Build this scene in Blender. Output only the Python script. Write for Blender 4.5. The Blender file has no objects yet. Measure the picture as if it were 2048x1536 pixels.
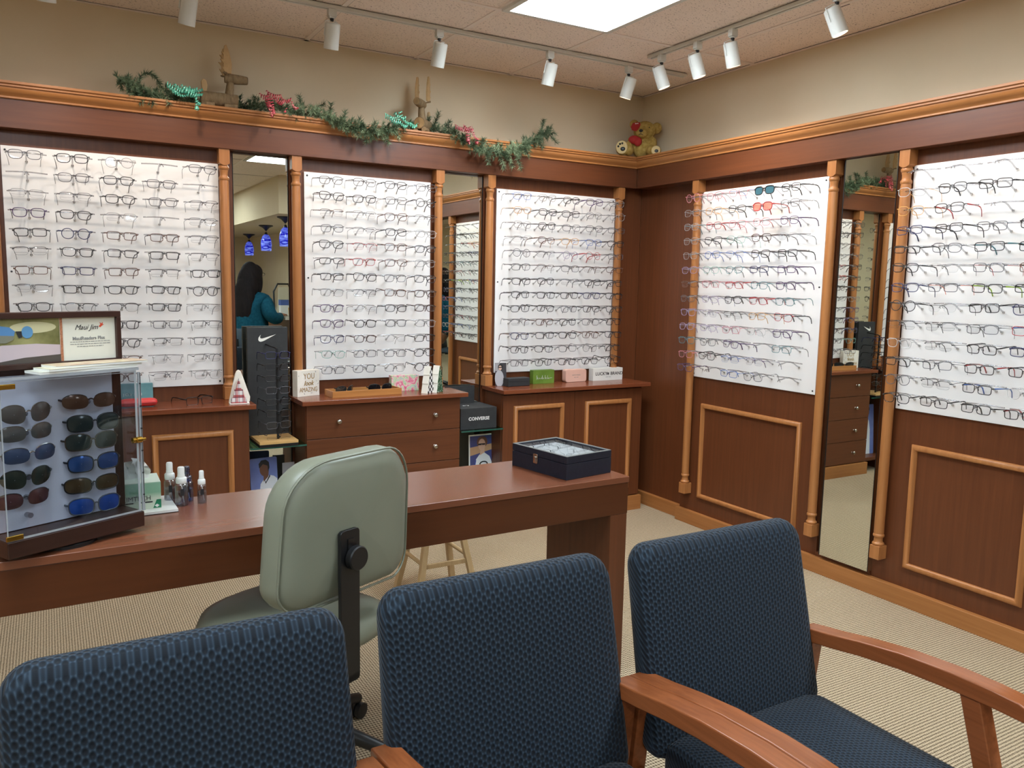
import bpy, bmesh, math, random
from mathutils import Vector, Matrix
random.seed(7)
S = bpy.context.scene
COL = S.collection
PI = math.pi

# ------------------------------------------------------------------ camera, light, exposure
EYE = Vector((0.0, 0.0, 1.435))
YAW, PITCH, ROLL = math.radians(30.097), math.radians(7.052), math.radians(1.134)
fw = Vector((math.sin(YAW)*math.cos(PITCH), math.cos(YAW)*math.cos(PITCH), -math.sin(PITCH)))
rt = Vector((math.cos(YAW), -math.sin(YAW), 0)); up = rt.cross(fw)
r2 = rt*math.cos(ROLL) + up*math.sin(ROLL); u2 = -rt*math.sin(ROLL) + up*math.cos(ROLL)
cd = bpy.data.cameras.new('camera'); cam = bpy.data.objects.new('camera', cd); COL.objects.link(cam)
cam.matrix_world = Matrix(((r2.x, u2.x, -fw.x, EYE.x), (r2.y, u2.y, -fw.y, EYE.y), (r2.z, u2.z, -fw.z, EYE.z), (0, 0, 0, 1)))
cd.sensor_width = 36.0; cd.lens = 1604.2/2048*36.0; cd.clip_start = 0.02
S.camera = cam
W = bpy.data.worlds.new('world'); S.world = W; W.use_nodes = True
W.node_tree.nodes['Background'].inputs[0].default_value = (1, .95, .9, 1)
W.node_tree.nodes['Background'].inputs[1].default_value = 0.05
S.view_settings.view_transform = 'Standard'; S.view_settings.look = 'None'
S.view_settings.gamma = 1; S.view_settings.use_curve_mapping = False
S.view_settings.exposure = 0.70
PANEL_GLOW = 16.0         # ceiling light panels
SPOT_W = 10.5             # track spotlights
S.cycles.transparent_max_bounces = 24
S.cycles.max_bounces = 8

# ------------------------------------------------------------------ room dimensions (metres)
YF, XF = 4.17, 3.313      # fascia front planes, left wall (y) and right wall (x)
YP, XP = 4.235, 3.378     # panelling faces
YM, XM = 4.244, 3.387     # mirror faces
YW, XW = 4.30, 3.443      # painted wall above the panelling
HC = 2.669                # ceiling
ZT = 0.832                # cabinet tops
ZD = 0.755                # desk top

# ------------------------------------------------------------------ helpers
def lin(c):
    return tuple(((x/255)/12.92 if x/255 <= .04045 else (((x/255)+.055)/1.055)**2.4) for x in c)

class MB:
    """collects shapes for ONE mesh object"""
    def __init__(s): s.v, s.f, s.mi, s.cur, s.T = [], [], [], 0, None
    def add(s, vs, fs):
        b = len(s.v)
        for p in vs:
            p = Vector(p)
            s.v.append(tuple(s.T @ p) if s.T is not None else tuple(p))
        for q in fs: s.f.append(tuple(b+i for i in q)); s.mi.append(s.cur)
        return s
    def box(s, x0, x1, y0, y1, z0, z1):
        return s.add([(x0,y0,z0),(x1,y0,z0),(x1,y1,z0),(x0,y1,z0),(x0,y0,z1),(x1,y0,z1),(x1,y1,z1),(x0,y1,z1)],
                     [(0,3,2,1),(4,5,6,7),(0,1,5,4),(1,2,6,5),(2,3,7,6),(3,0,4,7)])
    def hexa(s, p):   # eight corners, bottom four then top four
        return s.add(p, [(0,3,2,1),(4,5,6,7),(0,1,5,4),(1,2,6,5),(2,3,7,6),(3,0,4,7)])
    def quad(s, *p): return s.add(p, [tuple(range(len(p)))])
    def prism(s, poly, a, b, axis='y'):   # poly in the other two axes, extruded a..b
        def P(q, t):
            return {'y': (q[0], t, q[1]), 'z': (q[0], q[1], t), 'x': (t, q[0], q[1])}[axis]
        n = len(poly)
        vs = [P(q, a) for q in poly] + [P(q, b) for q in poly]
        fs = [tuple(range(n))[::-1], tuple(range(n, 2*n))] + [(i, (i+1) % n, n+(i+1) % n, n+i) for i in range(n)]
        return s.add(vs, fs)
    def lathe(s, prof, c=(0,0,0), seg=20, axis='z', a0=0, a1=2*PI):
        full = abs(a1-a0-2*PI) < 1e-6; m = seg if full else seg+1
        vs = []
        for r, h in prof:
            for i in range(m):
                a = a0+(a1-a0)*i/seg; x, y = r*math.cos(a), r*math.sin(a)
                p = {'z': (x, y, h), 'y': (x, h, y), 'x': (h, x, y)}[axis]
                vs.append((c[0]+p[0], c[1]+p[1], c[2]+p[2]))
        fs = []
        for j in range(len(prof)-1):
            for i in range(seg):
                k = (i+1) % m
                fs.append((j*m+i, j*m+k, (j+1)*m+k, (j+1)*m+i))
        if full:
            fs.append(tuple(range(m))[::-1]); fs.append(tuple((len(prof)-1)*m+i for i in range(m)))
        return s.add(vs, fs)
    def tube(s, pts, r, seg=6, closed=False, flat=None):
        """pipe along pts; r number or list; flat=(a,b) scales the section across / up"""
        pts = [Vector(p) for p in pts]; n = len(pts)
        R = r if isinstance(r, (list, tuple)) else [r]*n
        vs = []; prev = None
        for i, p in enumerate(pts):
            if closed: t = pts[(i+1) % n]-pts[i-1]
            else: t = pts[min(i+1, n-1)]-pts[max(i-1, 0)]
            t = t.normalized() if t.length > 0 else Vector((0,0,1))
            if prev is None:
                h = Vector((0,0,1)) if abs(t.z) < .9 else Vector((1,0,0))
                x = h.cross(t).normalized()
            else:
                x = prev - t*prev.dot(t)
                x = x.normalized() if x.length > 1e-9 else t.orthogonal().normalized()
            y = t.cross(x); prev = x
            fa, fb = flat if flat else (1, 1)
            for k in range(seg):
                a = 2*PI*k/seg
                vs.append(p + x*(R[i]*fa*math.cos(a)) + y*(R[i]*fb*math.sin(a)))
        fs = []
        for i in range(n if closed else n-1):
            j = (i+1) % n
            for k in range(seg):
                l = (k+1) % seg
                fs.append((i*seg+k, i*seg+l, j*seg+l, j*seg+k))
        if not closed:
            fs.append(tuple(range(seg))[::-1]); fs.append(tuple((n-1)*seg+k for k in range(seg)))
        return s.add(vs, fs)
    def ball(s, c, r, seg=16, rings=10):
        if not isinstance(r, (tuple, list)): r = (r, r, r)
        prof = [(math.sin(PI*j/rings), -math.cos(PI*j/rings)) for j in range(rings+1)]
        vs = [(c[0], c[1], c[2]-r[2])]
        for j in range(1, rings):
            for i in range(seg):
                a = 2*PI*i/seg
                vs.append((c[0]+r[0]*prof[j][0]*math.cos(a), c[1]+r[1]*prof[j][0]*math.sin(a), c[2]+r[2]*prof[j][1]))
        vs.append((c[0], c[1], c[2]+r[2])); T = len(vs)-1
        fs = [(0, 1+(i+1) % seg, 1+i) for i in range(seg)]
        for j in range(rings-2):
            for i in range(seg):
                k = (i+1) % seg; a = 1+j*seg
                fs.append((a+i, a+k, a+seg+k, a+seg+i))
        a = 1+(rings-2)*seg
        fs += [(a+i, a+(i+1) % seg, T) for i in range(seg)]
        return s.add(vs, fs)
    def rings(s, rows, closed=True, caps=True):   # loft equal-length point rows
        n = len(rows[0]); vs = [p for r in rows for p in r]; fs = []
        for j in range(len(rows)-1):
            for i in range(n if closed else n-1):
                k = (i+1) % n
                fs.append((j*n+i, j*n+k, (j+1)*n+k, (j+1)*n+i))
        if caps and closed:
            fs.append(tuple(range(n))[::-1]); fs.append(tuple((len(rows)-1)*n+i for i in range(n)))
        return s.add(vs, fs)
    def mould(s, x0, x1, z0, z1, prof, y=0):
        """mitred rectangular moulding on a wall at y: prof = (inset, projection) points"""
        rows = []
        for (cx, cz, sx, sz) in ((x0,z0,1,1),(x1,z0,-1,1),(x1,z1,-1,-1),(x0,z1,1,-1)):
            rows.append([(cx+sx*o, y-h, cz+sz*o) for o, h in prof])
        rows.append(rows[0]); n = len(prof); vs = [p for r in rows[:4] for p in r]; fs = []
        for j in range(4):
            jn = (j+1) % 4
            for i in range(n-1): fs.append((j*n+i, jn*n+i, jn*n+i+1, j*n+i+1))
        return s.add(vs, fs)
    def mesh(s, name):
        me = bpy.data.meshes.new(name); me.from_pydata(s.v, [], s.f)
        if any(s.mi): me.polygons.foreach_set('material_index', s.mi)
        return me
    def build(s, name, mats, parent=None, loc=None, rot=None, smooth=None, bevel=None, sub=0, fix=True):
        me = s.mesh(name)
        if fix:
            bm = bmesh.new(); bm.from_mesh(me); bmesh.ops.recalc_face_normals(bm, faces=bm.faces); bm.to_mesh(me); bm.free()
        return link(name, me, mats, parent, loc, rot, smooth, bevel, sub)

def link(name, me, mats, parent=None, loc=None, rot=None, smooth=None, bevel=None, sub=0):
    for m in (mats if isinstance(mats, (list, tuple)) else [mats]): me.materials.append(m)
    o = bpy.data.objects.new(name, me); COL.objects.link(o)
    if parent: o.parent = parent
    if loc: o.location = loc
    if rot: o.rotation_euler = rot
    if smooth:
        me.polygons.foreach_set('use_smooth', [True]*len(me.polygons))
        if smooth < 179: me.set_sharp_from_angle(angle=math.radians(smooth))
    if bevel:
        b = o.modifiers.new('bevel', 'BEVEL'); b.width = bevel if not isinstance(bevel, tuple) else bevel[0]
        b.segments = 2 if not isinstance(bevel, tuple) else bevel[1]; b.limit_method = 'ANGLE'; b.angle_limit = math.radians(40)
        me.polygons.foreach_set('use_smooth', [True]*len(me.polygons)); b.harden_normals = True
    if sub:
        m = o.modifiers.new('sub', 'SUBSURF'); m.levels = m.render_levels = sub
    return o

def tag(o, label, cat, group=None, kind=None):
    o['label'] = label; o['category'] = cat
    if group: o['group'] = group
    if kind: o['kind'] = kind
    return o
def thing(name, label, cat, loc=(0,0,0), rot=0, group=None):
    o = bpy.data.objects.new(name, None); COL.objects.link(o); o.empty_display_size = .1
    o.location = loc
    o.rotation_euler = rot if isinstance(rot, tuple) else (0, 0, rot)
    return tag(o, label, cat, group)
def struct(o, label, cat): return tag(o, label, cat, kind='structure')
def copy_tree(o, parent=None):
    c = o.copy(); COL.objects.link(c)
    if parent: c.parent = parent
    for ch in list(o.children): copy_tree(ch, c)
    return c
def text(name, body, size, mat, parent, loc, rot=(PI/2, 0, 0), shear=0, align='CENTER', width=1.0, space=1.0, offset=0.0):
    cu = bpy.data.curves.new(name, 'FONT'); cu.body = body; cu.size = size; cu.shear = shear
    cu.align_x = align; cu.align_y = 'CENTER'; cu.extrude = .0003; cu.space_character = space; cu.offset = offset; cu.resolution_u = 3
    tmp = bpy.data.objects.new('tmp', cu); COL.objects.link(tmp)
    dg = bpy.context.evaluated_depsgraph_get(); me = bpy.data.meshes.new_from_object(tmp.evaluated_get(dg))
    bpy.data.objects.remove(tmp); bpy.data.curves.remove(cu); me.materials.clear(); me.materials.append(mat)
    o = bpy.data.objects.new(name, me); COL.objects.link(o); o.parent = parent; o.location = loc; o.rotation_euler = rot
    o.scale = (width, 1, 1)
    return o
def rrect(w, h, r, n=5, cx=0, cy=0):
    pts = []
    for (sx, sy, a) in ((1,-1,-PI/2),(1,1,0),(-1,1,PI/2),(-1,-1,PI)):
        for i in range(n+1):
            t = a+PI/2*i/n
            pts.append((cx+sx*(w/2-r)+r*math.cos(t), cy+sy*(h/2-r)+r*math.sin(t)))
    return pts
def ell(cx, cy, a, b, n=20, t0=0, t1=2*PI):
    full = abs(t1-t0-2*PI) < 1e-6
    return [(cx+a*math.cos(t0+(t1-t0)*i/(n if full else n-1)), cy+b*math.sin(t0+(t1-t0)*i/(n if full else n-1))) for i in range(n)]

# ------------------------------------------------------------------ materials
def nmat(name):
    m = bpy.data.materials.new(name); m.use_nodes = True
    nt = m.node_tree; return m, nt, nt.nodes['Principled BSDF']
def N(nt, t, **kw):
    n = nt.nodes.new(t)
    for k, v in kw.items():
        if k.startswith('i_'): n.inputs[k[2:].replace('_', ' ')].default_value = v
        else: setattr(n, k, v)
    return n
def plain(name, rgb, rough=.5, metal=0, spec=.5, coat=0, alpha=1, emis=0):
    m, nt, b = nmat(name)
    b.inputs['Base Color'].default_value = (*lin(rgb), 1); b.inputs['Roughness'].default_value = rough
    b.inputs['Metallic'].default_value = metal; b.inputs['Specular IOR Level'].default_value = spec
    b.inputs['Coat Weight'].default_value = coat; b.inputs['Alpha'].default_value = alpha
    if emis:
        b.inputs['Emission Color'].default_value = (*lin(rgb), 1); b.inputs['Emission Strength'].default_value = emis
    return m
def noisy(name, c1, c2, scale=(8,8,8), rough=.5, spec=.5, detail=4, coat=0, bump=0, bscale=None, lo=.3, hi=.7, metal=0):
    """two-tone noise colour in object space"""
    m, nt, b = nmat(name)
    tc = N(nt, 'ShaderNodeTexCoord'); mp = N(nt, 'ShaderNodeMapping'); mp.inputs['Scale'].default_value = scale
    nz = N(nt, 'ShaderNodeTexNoise', i_Scale=1.0, i_Detail=detail, i_Roughness=.6)
    cr = N(nt, 'ShaderNodeValToRGB'); cr.color_ramp.elements[0].position = lo; cr.color_ramp.elements[1].position = hi
    cr.color_ramp.elements[0].color = (*lin(c1), 1); cr.color_ramp.elements[1].color = (*lin(c2), 1)
    L = nt.links.new
    L(tc.outputs['Object'], mp.inputs['Vector']); L(mp.outputs[0], nz.inputs['Vector']); L(nz.outputs['Fac'], cr.inputs[0]); L(cr.outputs[0], b.inputs['Base Color'])
    b.inputs['Roughness'].default_value = rough; b.inputs['Specular IOR Level'].default_value = spec; b.inputs['Coat Weight'].default_value = coat
    b.inputs['Metallic'].default_value = metal
    if bump:
        bp = N(nt, 'ShaderNodeBump', i_Strength=bump, i_Distance=.002)
        if bscale:
            n2 = N(nt, 'ShaderNodeTexNoise', i_Scale=bscale, i_Detail=3.0); L(tc.outputs['Object'], n2.inputs['Vector']); L(n2.outputs['Fac'], bp.inputs['Height'])
        else: L(nz.outputs['Fac'], bp.inputs['Height'])
        L(bp.outputs[0], b.inputs['Normal'])
    return m
def wood(name, c1, c2, grain='z', rough=.38, spec=.4, coat=.0, sc=1.0):
    s = {'x': (2.2, 55, 55), 'y': (55, 2.2, 55), 'z': (55, 55, 2.2)}[grain]
    return noisy(name, c1, c2, tuple(v*sc for v in s), rough, spec, 6, coat, .08, None, .25, .75)
def clear(name, tint, gloss=.08, rough=.03, edge=.25):
    """thin clear plastic or glass: mostly transparent, some mirror gloss rising at grazing angles"""
    m = bpy.data.materials.new(name); m.use_nodes = True; nt = m.node_tree; nt.nodes.clear()
    out = N(nt, 'ShaderNodeOutputMaterial'); mx = N(nt, 'ShaderNodeMixShader')
    tr = N(nt, 'ShaderNodeBsdfTransparent'); tr.inputs[0].default_value = (*lin(tint), 1)
    gl = N(nt, 'ShaderNodeBsdfGlossy', i_Roughness=rough)
    lw = N(nt, 'ShaderNodeLayerWeight', i_Blend=.35); mr = N(nt, 'ShaderNodeMapRange')
    mr.inputs['To Min'].default_value = gloss; mr.inputs['To Max'].default_value = gloss+edge
    L = nt.links.new
    L(lw.outputs['Facing'], mr.inputs['Value']); L(mr.outputs[0], mx.inputs[0]); L(tr.outputs[0], mx.inputs[1]); L(gl.outputs[0], mx.inputs[2]); L(mx.outputs[0], out.inputs[0])
    return m

CH1, CH2 = (88,48,26), (106,60,34)
M = {}
M['cherry_z'] = wood('cherry_veneer_upright', CH1, CH2, 'z')
M['cherry_x'] = wood('cherry_veneer_level_x', CH1, CH2, 'x')
M['cherry_y'] = wood('cherry_veneer_level_y', CH1, CH2, 'y')
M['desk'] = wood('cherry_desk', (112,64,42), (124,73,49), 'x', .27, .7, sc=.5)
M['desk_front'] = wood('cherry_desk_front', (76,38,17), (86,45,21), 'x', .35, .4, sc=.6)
M['oak_z'] = wood('honey_trim_upright', (154,98,54), (178,120,70), 'z', .36)
M['oak_x'] = wood('honey_trim_level_x', (158,102,56), (184,126,74), 'x', .36)
M['oak_y'] = wood('honey_trim_level_y', (158,102,56), (184,126,74), 'y', .36)
M['base_x'] = wood('baseboard_wood_x', (150,96,50), (172,116,66), 'x', .4)
M['base_y'] = wood('baseboard_wood_y', (150,96,50), (172,116,66), 'y', .4)
M['armwood'] = wood('armchair_wood', (122,66,34), (156,90,50), 'y', .27, .5)
M['stoolwood'] = wood('pale_stool_wood', (176,146,104), (200,172,128), 'z', .45)
M['paint'] = noisy('beige_wall_paint', (214,196,166), (218,200,171), (3,3,3), .75, .2)
M['board'] = plain('white_board', (236,234,232), .35)
M['white'] = plain('white_paint', (228,228,222), .4)
M['offwhite'] = plain('white_spot_metal', (214,212,204), .4)
M['chrome'] = plain('brushed_nickel', (190,186,178), .25, 1)
M['steel'] = plain('dark_steel', (70,70,72), .4, 1)
M['brass'] = plain('brass', (200,160,70), .25, 1)
M['black'] = plain('black_plastic', (18,18,20), .4)
M['charcoal'] = noisy('charcoal_card', (36,38,40), (44,46,48), (30,30,30), .6)
M['mirror'] = plain('mirror_silver', (226,230,222), .0, 1)
M['peg'] = clear('clear_acrylic_peg', (222,222,224), .14, .08, .5)
M['lens'] = clear('clear_demo_lens', (247,247,248), .03, .02, .12)
M['pane'] = clear('clear_acrylic_pane', (240,242,244), .035, .01, .18)
M['paneedge'] = plain('acrylic_edge', (176,180,184), .2, 0, .6, 0, .62)
M['shelfglass'] = clear('green_shelf_glass', (176,214,196), .10, .01, .3)
M['shelfedge'] = plain('green_glass_edge', (38,84,72), .15)
M['gold'] = plain('gold_ink', (176,140,70), .35, .6)
M['ink'] = plain('dark_ink', (30,30,32), .6)
M['greyink'] = plain('grey_ink', (130,130,128), .6)
M['redink'] = plain('red_orange_ink', (206,74,44), .5)
M['silverink'] = plain('silver_ink', (214,214,212), .5)

def ceiling_mat():
    m, nt, b = nmat('speckled_ceiling_tile')
    L = nt.links.new; tc = N(nt, 'ShaderNodeTexCoord')
    mp = N(nt, 'ShaderNodeMapping'); mp.inputs['Scale'].default_value = (1, 1.5, 1)
    vo = N(nt, 'ShaderNodeTexNoise', i_Scale=105.0, i_Detail=2.0, i_Roughness=.55)
    cr = N(nt, 'ShaderNodeValToRGB'); e = cr.color_ramp.elements
    e[0].position = .30; e[0].color = (*lin((160,142,132)), 1); e[1].position = .40; e[1].color = (*lin((244,228,216)), 1)
    L(tc.outputs['Object'], mp.inputs[0]); L(mp.outputs[0], vo.inputs['Vector']); L(vo.outputs['Fac'], cr.inputs[0]); L(cr.outputs[0], b.inputs['Base Color'])
    b.inputs['Roughness'].default_value = .9; b.inputs['Specular IOR Level'].default_value = .1
    return m
M['tile'] = ceiling_mat()
def carpet_mat():
    m, nt, b = nmat('beige_loop_carpet'); L = nt.links.new
    tc = N(nt, 'ShaderNodeTexCoord'); sp = N(nt, 'ShaderNodeSeparateXYZ'); L(tc.outputs['Object'], sp.inputs[0])
    def M2(op, a, v):
        n = N(nt, 'ShaderNodeMath', operation=op); L(a, n.inputs[0])
        if isinstance(v, (int, float)): n.inputs[1].default_value = v
        else: L(v, n.inputs[1])
        return n.outputs[0]
    nz = N(nt, 'ShaderNodeTexNoise', i_Scale=60.0, i_Detail=2.0); L(tc.outputs['Object'], nz.inputs['Vector'])
    wob = M2('MULTIPLY', nz.outputs['Fac'], 1.6)
    sy = M2('MULTIPLY', sp.outputs['Y'], 2*PI/.0125); sy = M2('ADD', sy, wob); sy = M2('SINE', sy, 0)
    sx = M2('MULTIPLY', sp.outputs['X'], 2*PI/.0098); sx = M2('ADD', sx, wob); sx = M2('SINE', sx, 0)
    h = M2('ADD', M2('MULTIPLY', sy, .55), M2('MULTIPLY', sx, .45))
    n2 = N(nt, 'ShaderNodeTexNoise', i_Scale=240.0, i_Detail=2.0); L(tc.outputs['Object'], n2.inputs['Vector'])
    h2 = M2('ADD', M2('MULTIPLY', h, .55), M2('MULTIPLY', n2.outputs['Fac'], .9))
    cr = N(nt, 'ShaderNodeValToRGB'); e = cr.color_ramp.elements
    e[0].position = .0; e[0].color = (*lin((92,76,58)), 1); e[1].position = .8; e[1].color = (*lin((206,187,157)), 1)
    L(h2, cr.inputs[0]); L(cr.outputs[0], b.inputs['Base Color'])
    bp = N(nt, 'ShaderNodeBump', i_Strength=.6, i_Distance=.004); L(h, bp.inputs['Height']); L(bp.outputs[0], b.inputs['Normal'])
    b.inputs['Roughness'].default_value = .95; b.inputs['Specular IOR Level'].default_value = .1
    return m
M['carpet'] = carpet_mat()
def weave_mat():
    m, nt, b = nmat('navy_honeycomb_upholstery'); L = nt.links.new
    tc = N(nt, 'ShaderNodeTexCoord'); sp = N(nt, 'ShaderNodeSeparateXYZ'); L(tc.outputs['Object'], sp.inputs[0])
    def mt(op, a, v=0.0):
        n = N(nt, 'ShaderNodeMath', operation=op)
        for i, q in enumerate((a, v)):
            if isinstance(q, (int, float)): n.inputs[i].default_value = q
            else: L(q, n.inputs[i])
        return n.outputs[0]
    p = 2*PI/.0098
    # depth and height share one coordinate so the weave runs over the top and the seat
    w = mt('ADD', sp.outputs['Z'], mt('MULTIPLY', sp.outputs['Y'], -1.0))
    a = mt('COSINE', mt('MULTIPLY', sp.outputs['X'], p)); 
    c = mt('COSINE', mt('ADD', mt('MULTIPLY', sp.outputs['X'], p*.5), mt('MULTIPLY', w, p*.866)))
    d = mt('COSINE', mt('ADD', mt('MULTIPLY', sp.outputs['X'], p*.5), mt('MULTIPLY', w, -p*.866)))
    h = mt('MULTIPLY', mt('ADD', mt('ADD', a, c), d), .3333)
    cr = N(nt, 'ShaderNodeValToRGB'); e = cr.color_ramp.elements
    e[0].position = .0; e[0].color = (*lin((50,66,80)), 1); e[1].position = .42; e[1].color = (*lin((11,19,28)), 1)
    e2 = cr.color_ramp.elements.new(.12); e2.color = (*lin((27,40,53)), 1)
    hh = mt('ADD', mt('MULTIPLY', h, .66), .33); L(hh, cr.inputs[0]); L(cr.outputs[0], b.inputs['Base Color'])
    bp = N(nt, 'ShaderNodeBump', i_Strength=.5, i_Distance=-.0025); L(h, bp.inputs['Height']); L(bp.outputs[0], b.inputs['Normal'])
    b.inputs['Roughness'].default_value = .8; b.inputs['Sheen Weight'].default_value = .08; b.inputs['Specular IOR Level'].default_value = .25
    return m
M['weave'] = weave_mat()
M['vinyl'] = noisy('grey_green_vinyl', (126,129,112), (132,135,118), (4,4,4), .38, .45, 4, 0, .06, 14.0)
# ------------------------------------------------------------------ room shell
RW = Matrix(((0,1,0,0),(-1,0,0,0),(0,0,1,0),(0,0,0,1)))       # left-wall style coordinates turned onto the right wall: (-y, x, z)
X0, X1, Y0 = -4.0, XW, -7.5
m = MB(); m.box(X0-.1, X1+.1, Y0-.1, YW+.1, -.08, 0); struct(m.build('floor', M['carpet']), 'beige loop carpet floor with woven rows', 'floor')
m = MB(); m.box(X0-.1, X1+.1, Y0-.1, YW+.1, HC, HC+.08); ceil_o = struct(m.build('ceiling', M['tile']), 'speckled pinkish suspended tile ceiling', 'ceiling')
m = MB(); m.box(X0-.1, X1+.1, YW, YW+.1, 0, HC); struct(m.build('wall_left', M['paint']), 'beige painted wall above the long row of display boards', 'wall')
m = MB(); m.box(X1, X1+.1, Y0, YW, 0, HC); struct(m.build('wall_right', M['paint']), 'beige painted wall right of the corner', 'wall')
m = MB(); m.box(X0-.1, X1+.1, Y0-.1, Y0, 0, HC); struct(m.build('wall_back', M['paint']), 'beige wall at the far back of the shop behind the camera', 'wall')
m = MB(); m.box(X0-.1, X0, Y0, YW, 0, HC); struct(m.build('wall_side', M['paint']), 'beige side wall beyond the left edge of the picture', 'wall')
# ceiling grid bars
M['grid'] = plain('ceiling_grid_bar', (238,224,214), .6)
m = MB()
for k in range(-9, 5):
    x = 1.22+.607*k+ .0
    if X0 < x < X1: m.box(x-.012, x+.012, Y0, YW, HC-.004, HC)
for k in range(-9, 2):
    y = 3.332+1.22*k
    if Y0 < y < YW: m.box(X0, X1, y-.012, y+.012, HC-.0045, HC)
m.box(X0, X1, YW-.02, YW, HC-.004, HC); m.box(X1-.02, X1, Y0, YW, HC-.004, HC)
m.build('ceiling_grid', M['grid'], ceil_o)
M['gap_shade'] = plain('painted_gap_shade', (26,22,20), .9)  # dark strips paint in the shade beside grid bars and at a shifted tile
m = MB()
for k in range(-3, 4):
    x = 1.22+.607*k
    m.box(x+.012, x+.0155, Y0, YW, HC-.0015, HC-.0005)
for k in range(-4, 1):
    y = 3.332+1.22*k; m.box(X0, X1, y+.012, y+.015, HC-.0015, HC-.0005)
m.box(X0, X1, YW-.0235, YW-.02, HC-.0015, HC-.0005); m.box(X1-.0235, X1-.02, Y0, YW, HC-.0015, HC-.0005)
m.prism([(3.053,3.02),(3.056,3.0),(3.066,2.44),(3.041,2.44)], HC-.0018, HC-.0006, 'z')
m.build('ceiling_painted_shade', M['gap_shade'], ceil_o)

# ceiling light panels (troffers)
def emis(name, rgb, st):
    m = bpy.data.materials.new(name); m.use_nodes = True; nt = m.node_tree; nt.nodes.clear()
    o = N(nt, 'ShaderNodeOutputMaterial'); e = N(nt, 'ShaderNodeEmission'); e.inputs[0].default_value = (*lin(rgb), 1); e.inputs[1].default_value = st
    nt.links.new(e.outputs[0], o.inputs[0]); return m
M['glow'] = emis('fluorescent_diffuser', (228,244,255), PANEL_GLOW)
def light_panel(x, y, label):
    t = thing('ceiling_light', label, 'light', (x, y, HC), 0, 'fluorescent ceiling panels')
    m = MB(); m.box(-.268, .268, -.575, .575, -.012, -.006); m.build('diffuser', M['glow'], t)
    m = MB()
    for a in ((-.295,.295,-.6,-.575),(-.295,.295,.575,.6),(-.295,-.268,-.575,.575),(.268,.295,-.575,.575)): m.box(*a, -.016, -.001)
    m.build('frame', M['offwhite'], t)
light_panel(2.125, 2.715, 'bright fluorescent ceiling panel above the desk, near the track lights')
light_panel(2.125, .275, 'fluorescent ceiling panel reflected at the top of the first narrow mirror')
for i, (x, y, l) in enumerate(((-.31, 1.5, 'unseen fluorescent ceiling panel added over the left side of the shop'), (-.31, -1.5, 'fluorescent ceiling panel behind the camera at left'),  # unseen panels; this first one added to even out the light
        (1.5, -3.4, 'fluorescent ceiling panel far behind the camera'), (-2.6, -.5, 'fluorescent ceiling panel near the far side wall'), (-2.2, -5, 'fluorescent ceiling panel at the back of the shop'))):
    light_panel(x, y, l)

# ---- crown moulding, fascia and panelling
cp = [(-.13, 2.25), (.050, 2.25), (.050, 2.240), (.042, 2.236), (.042, 2.229), (.034, 2.226), (.034, 2.221), (.030, 2.212), (.022, 2.203), (.013, 2.197), (.010, 2.193), (.010, 2.186), (0, 2.183), (-.13, 2.183)]
m = MB(); m.rings([[(-1.6, YF-o, z) for o, z in cp], [(XF-o, YF-o, z) for o, z in cp]])
struct(m.build('trim_1', M['oak_x'], smooth=25), 'honey coloured crown moulding along the left wall', 'moulding')
m = MB(); m.rings([[(XF-o, -.8, z) for o, z in cp], [(XF-o, YF-o, z) for o, z in cp]])
struct(m.build('trim_2', M['oak_y'], smooth=25), 'honey coloured crown moulding along the right wall', 'moulding')
m = MB(); m.box(-1.6, XF, YF, YW, 2.063, 2.185); struct(m.build('trim_3', M['cherry_x'], bevel=.002), 'cherry fascia board under the crown on the left wall', 'fascia')
m = MB(); m.box(XF, XW, -.8, YF, 2.063, 2.185); struct(m.build('trim_4', M['cherry_y'], bevel=.002), 'cherry fascia board under the crown on the right wall', 'fascia')
k = 5
for a, b, nm in ((-1.6, .825, 'behind the leftmost white board'), (1.105, 1.972, 'behind the white board above the drawer chest'), (2.238, 3.41, 'left of the room corner')):
    m = MB(); m.box(a, b, YP, YW, 0, 2.075)
    struct(m.build('trim_%d' % k, M['cherry_z'], bevel=.0015), 'cherry wall panelling '+nm, 'panelling'); k += 1
for a, b, v, nm in ((-YP, -3.705, 3.41, 'in the shaded strip right of the room corner'), (-3.705, -2.668, XP, 'behind the white board right of the corner'), (-2.350, -1.495, XP, 'behind the rightmost white board'), (-1.215, .8, XP, 'beyond the right edge of the picture')):
    m = MB(); m.T = RW; m.box(a, b, v, XW, 0, 2.075)
    struct(m.build('trim_%d' % k, M['cherry_z'], bevel=.0015), 'cherry wall panelling '+nm, 'panelling'); k += 1
m = MB(); m.T = RW; m.box(-3.712, .8, 3.348, XP, 0, .081)
struct(m.build('baseboard_right', M['base_y'], bevel=.002), 'honey wood baseboard along the right wall', 'baseboard')
m = MB(); m.T = RW; m.box(-YP, -3.712, 3.382, 3.412, 0, .081)
struct(m.build('baseboard_corner', M['base_y'], bevel=.002), 'short set back baseboard beside the room corner', 'baseboard')
m = MB(); m.box(-1.6, 2.0, YP-.03, YP, 0, .09); m.box(2.0, 3.38, YP-.03, YP, 0, .09)
struct(m.build('baseboard_left', M['base_x'], bevel=.002), 'honey wood baseboard along the left wall', 'baseboard')
HR = [(0, 0), (.001, .008), (.006, .015), (.014, .018), (.022, .015), (.027, .008), (.028, 0)]
for a, b, nm in ((-3.550, -2.807, 'under the white board right of the corner'), (-2.188, -1.66, 'under the rightmost white board')):
    m = MB(); m.T = RW; m.mould(a, b, .172, .752, HR, XP)
    struct(m.build('trim_%d' % k, M['oak_z'], smooth=50), 'rectangular honey picture-frame moulding '+nm, 'moulding'); k += 1
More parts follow.
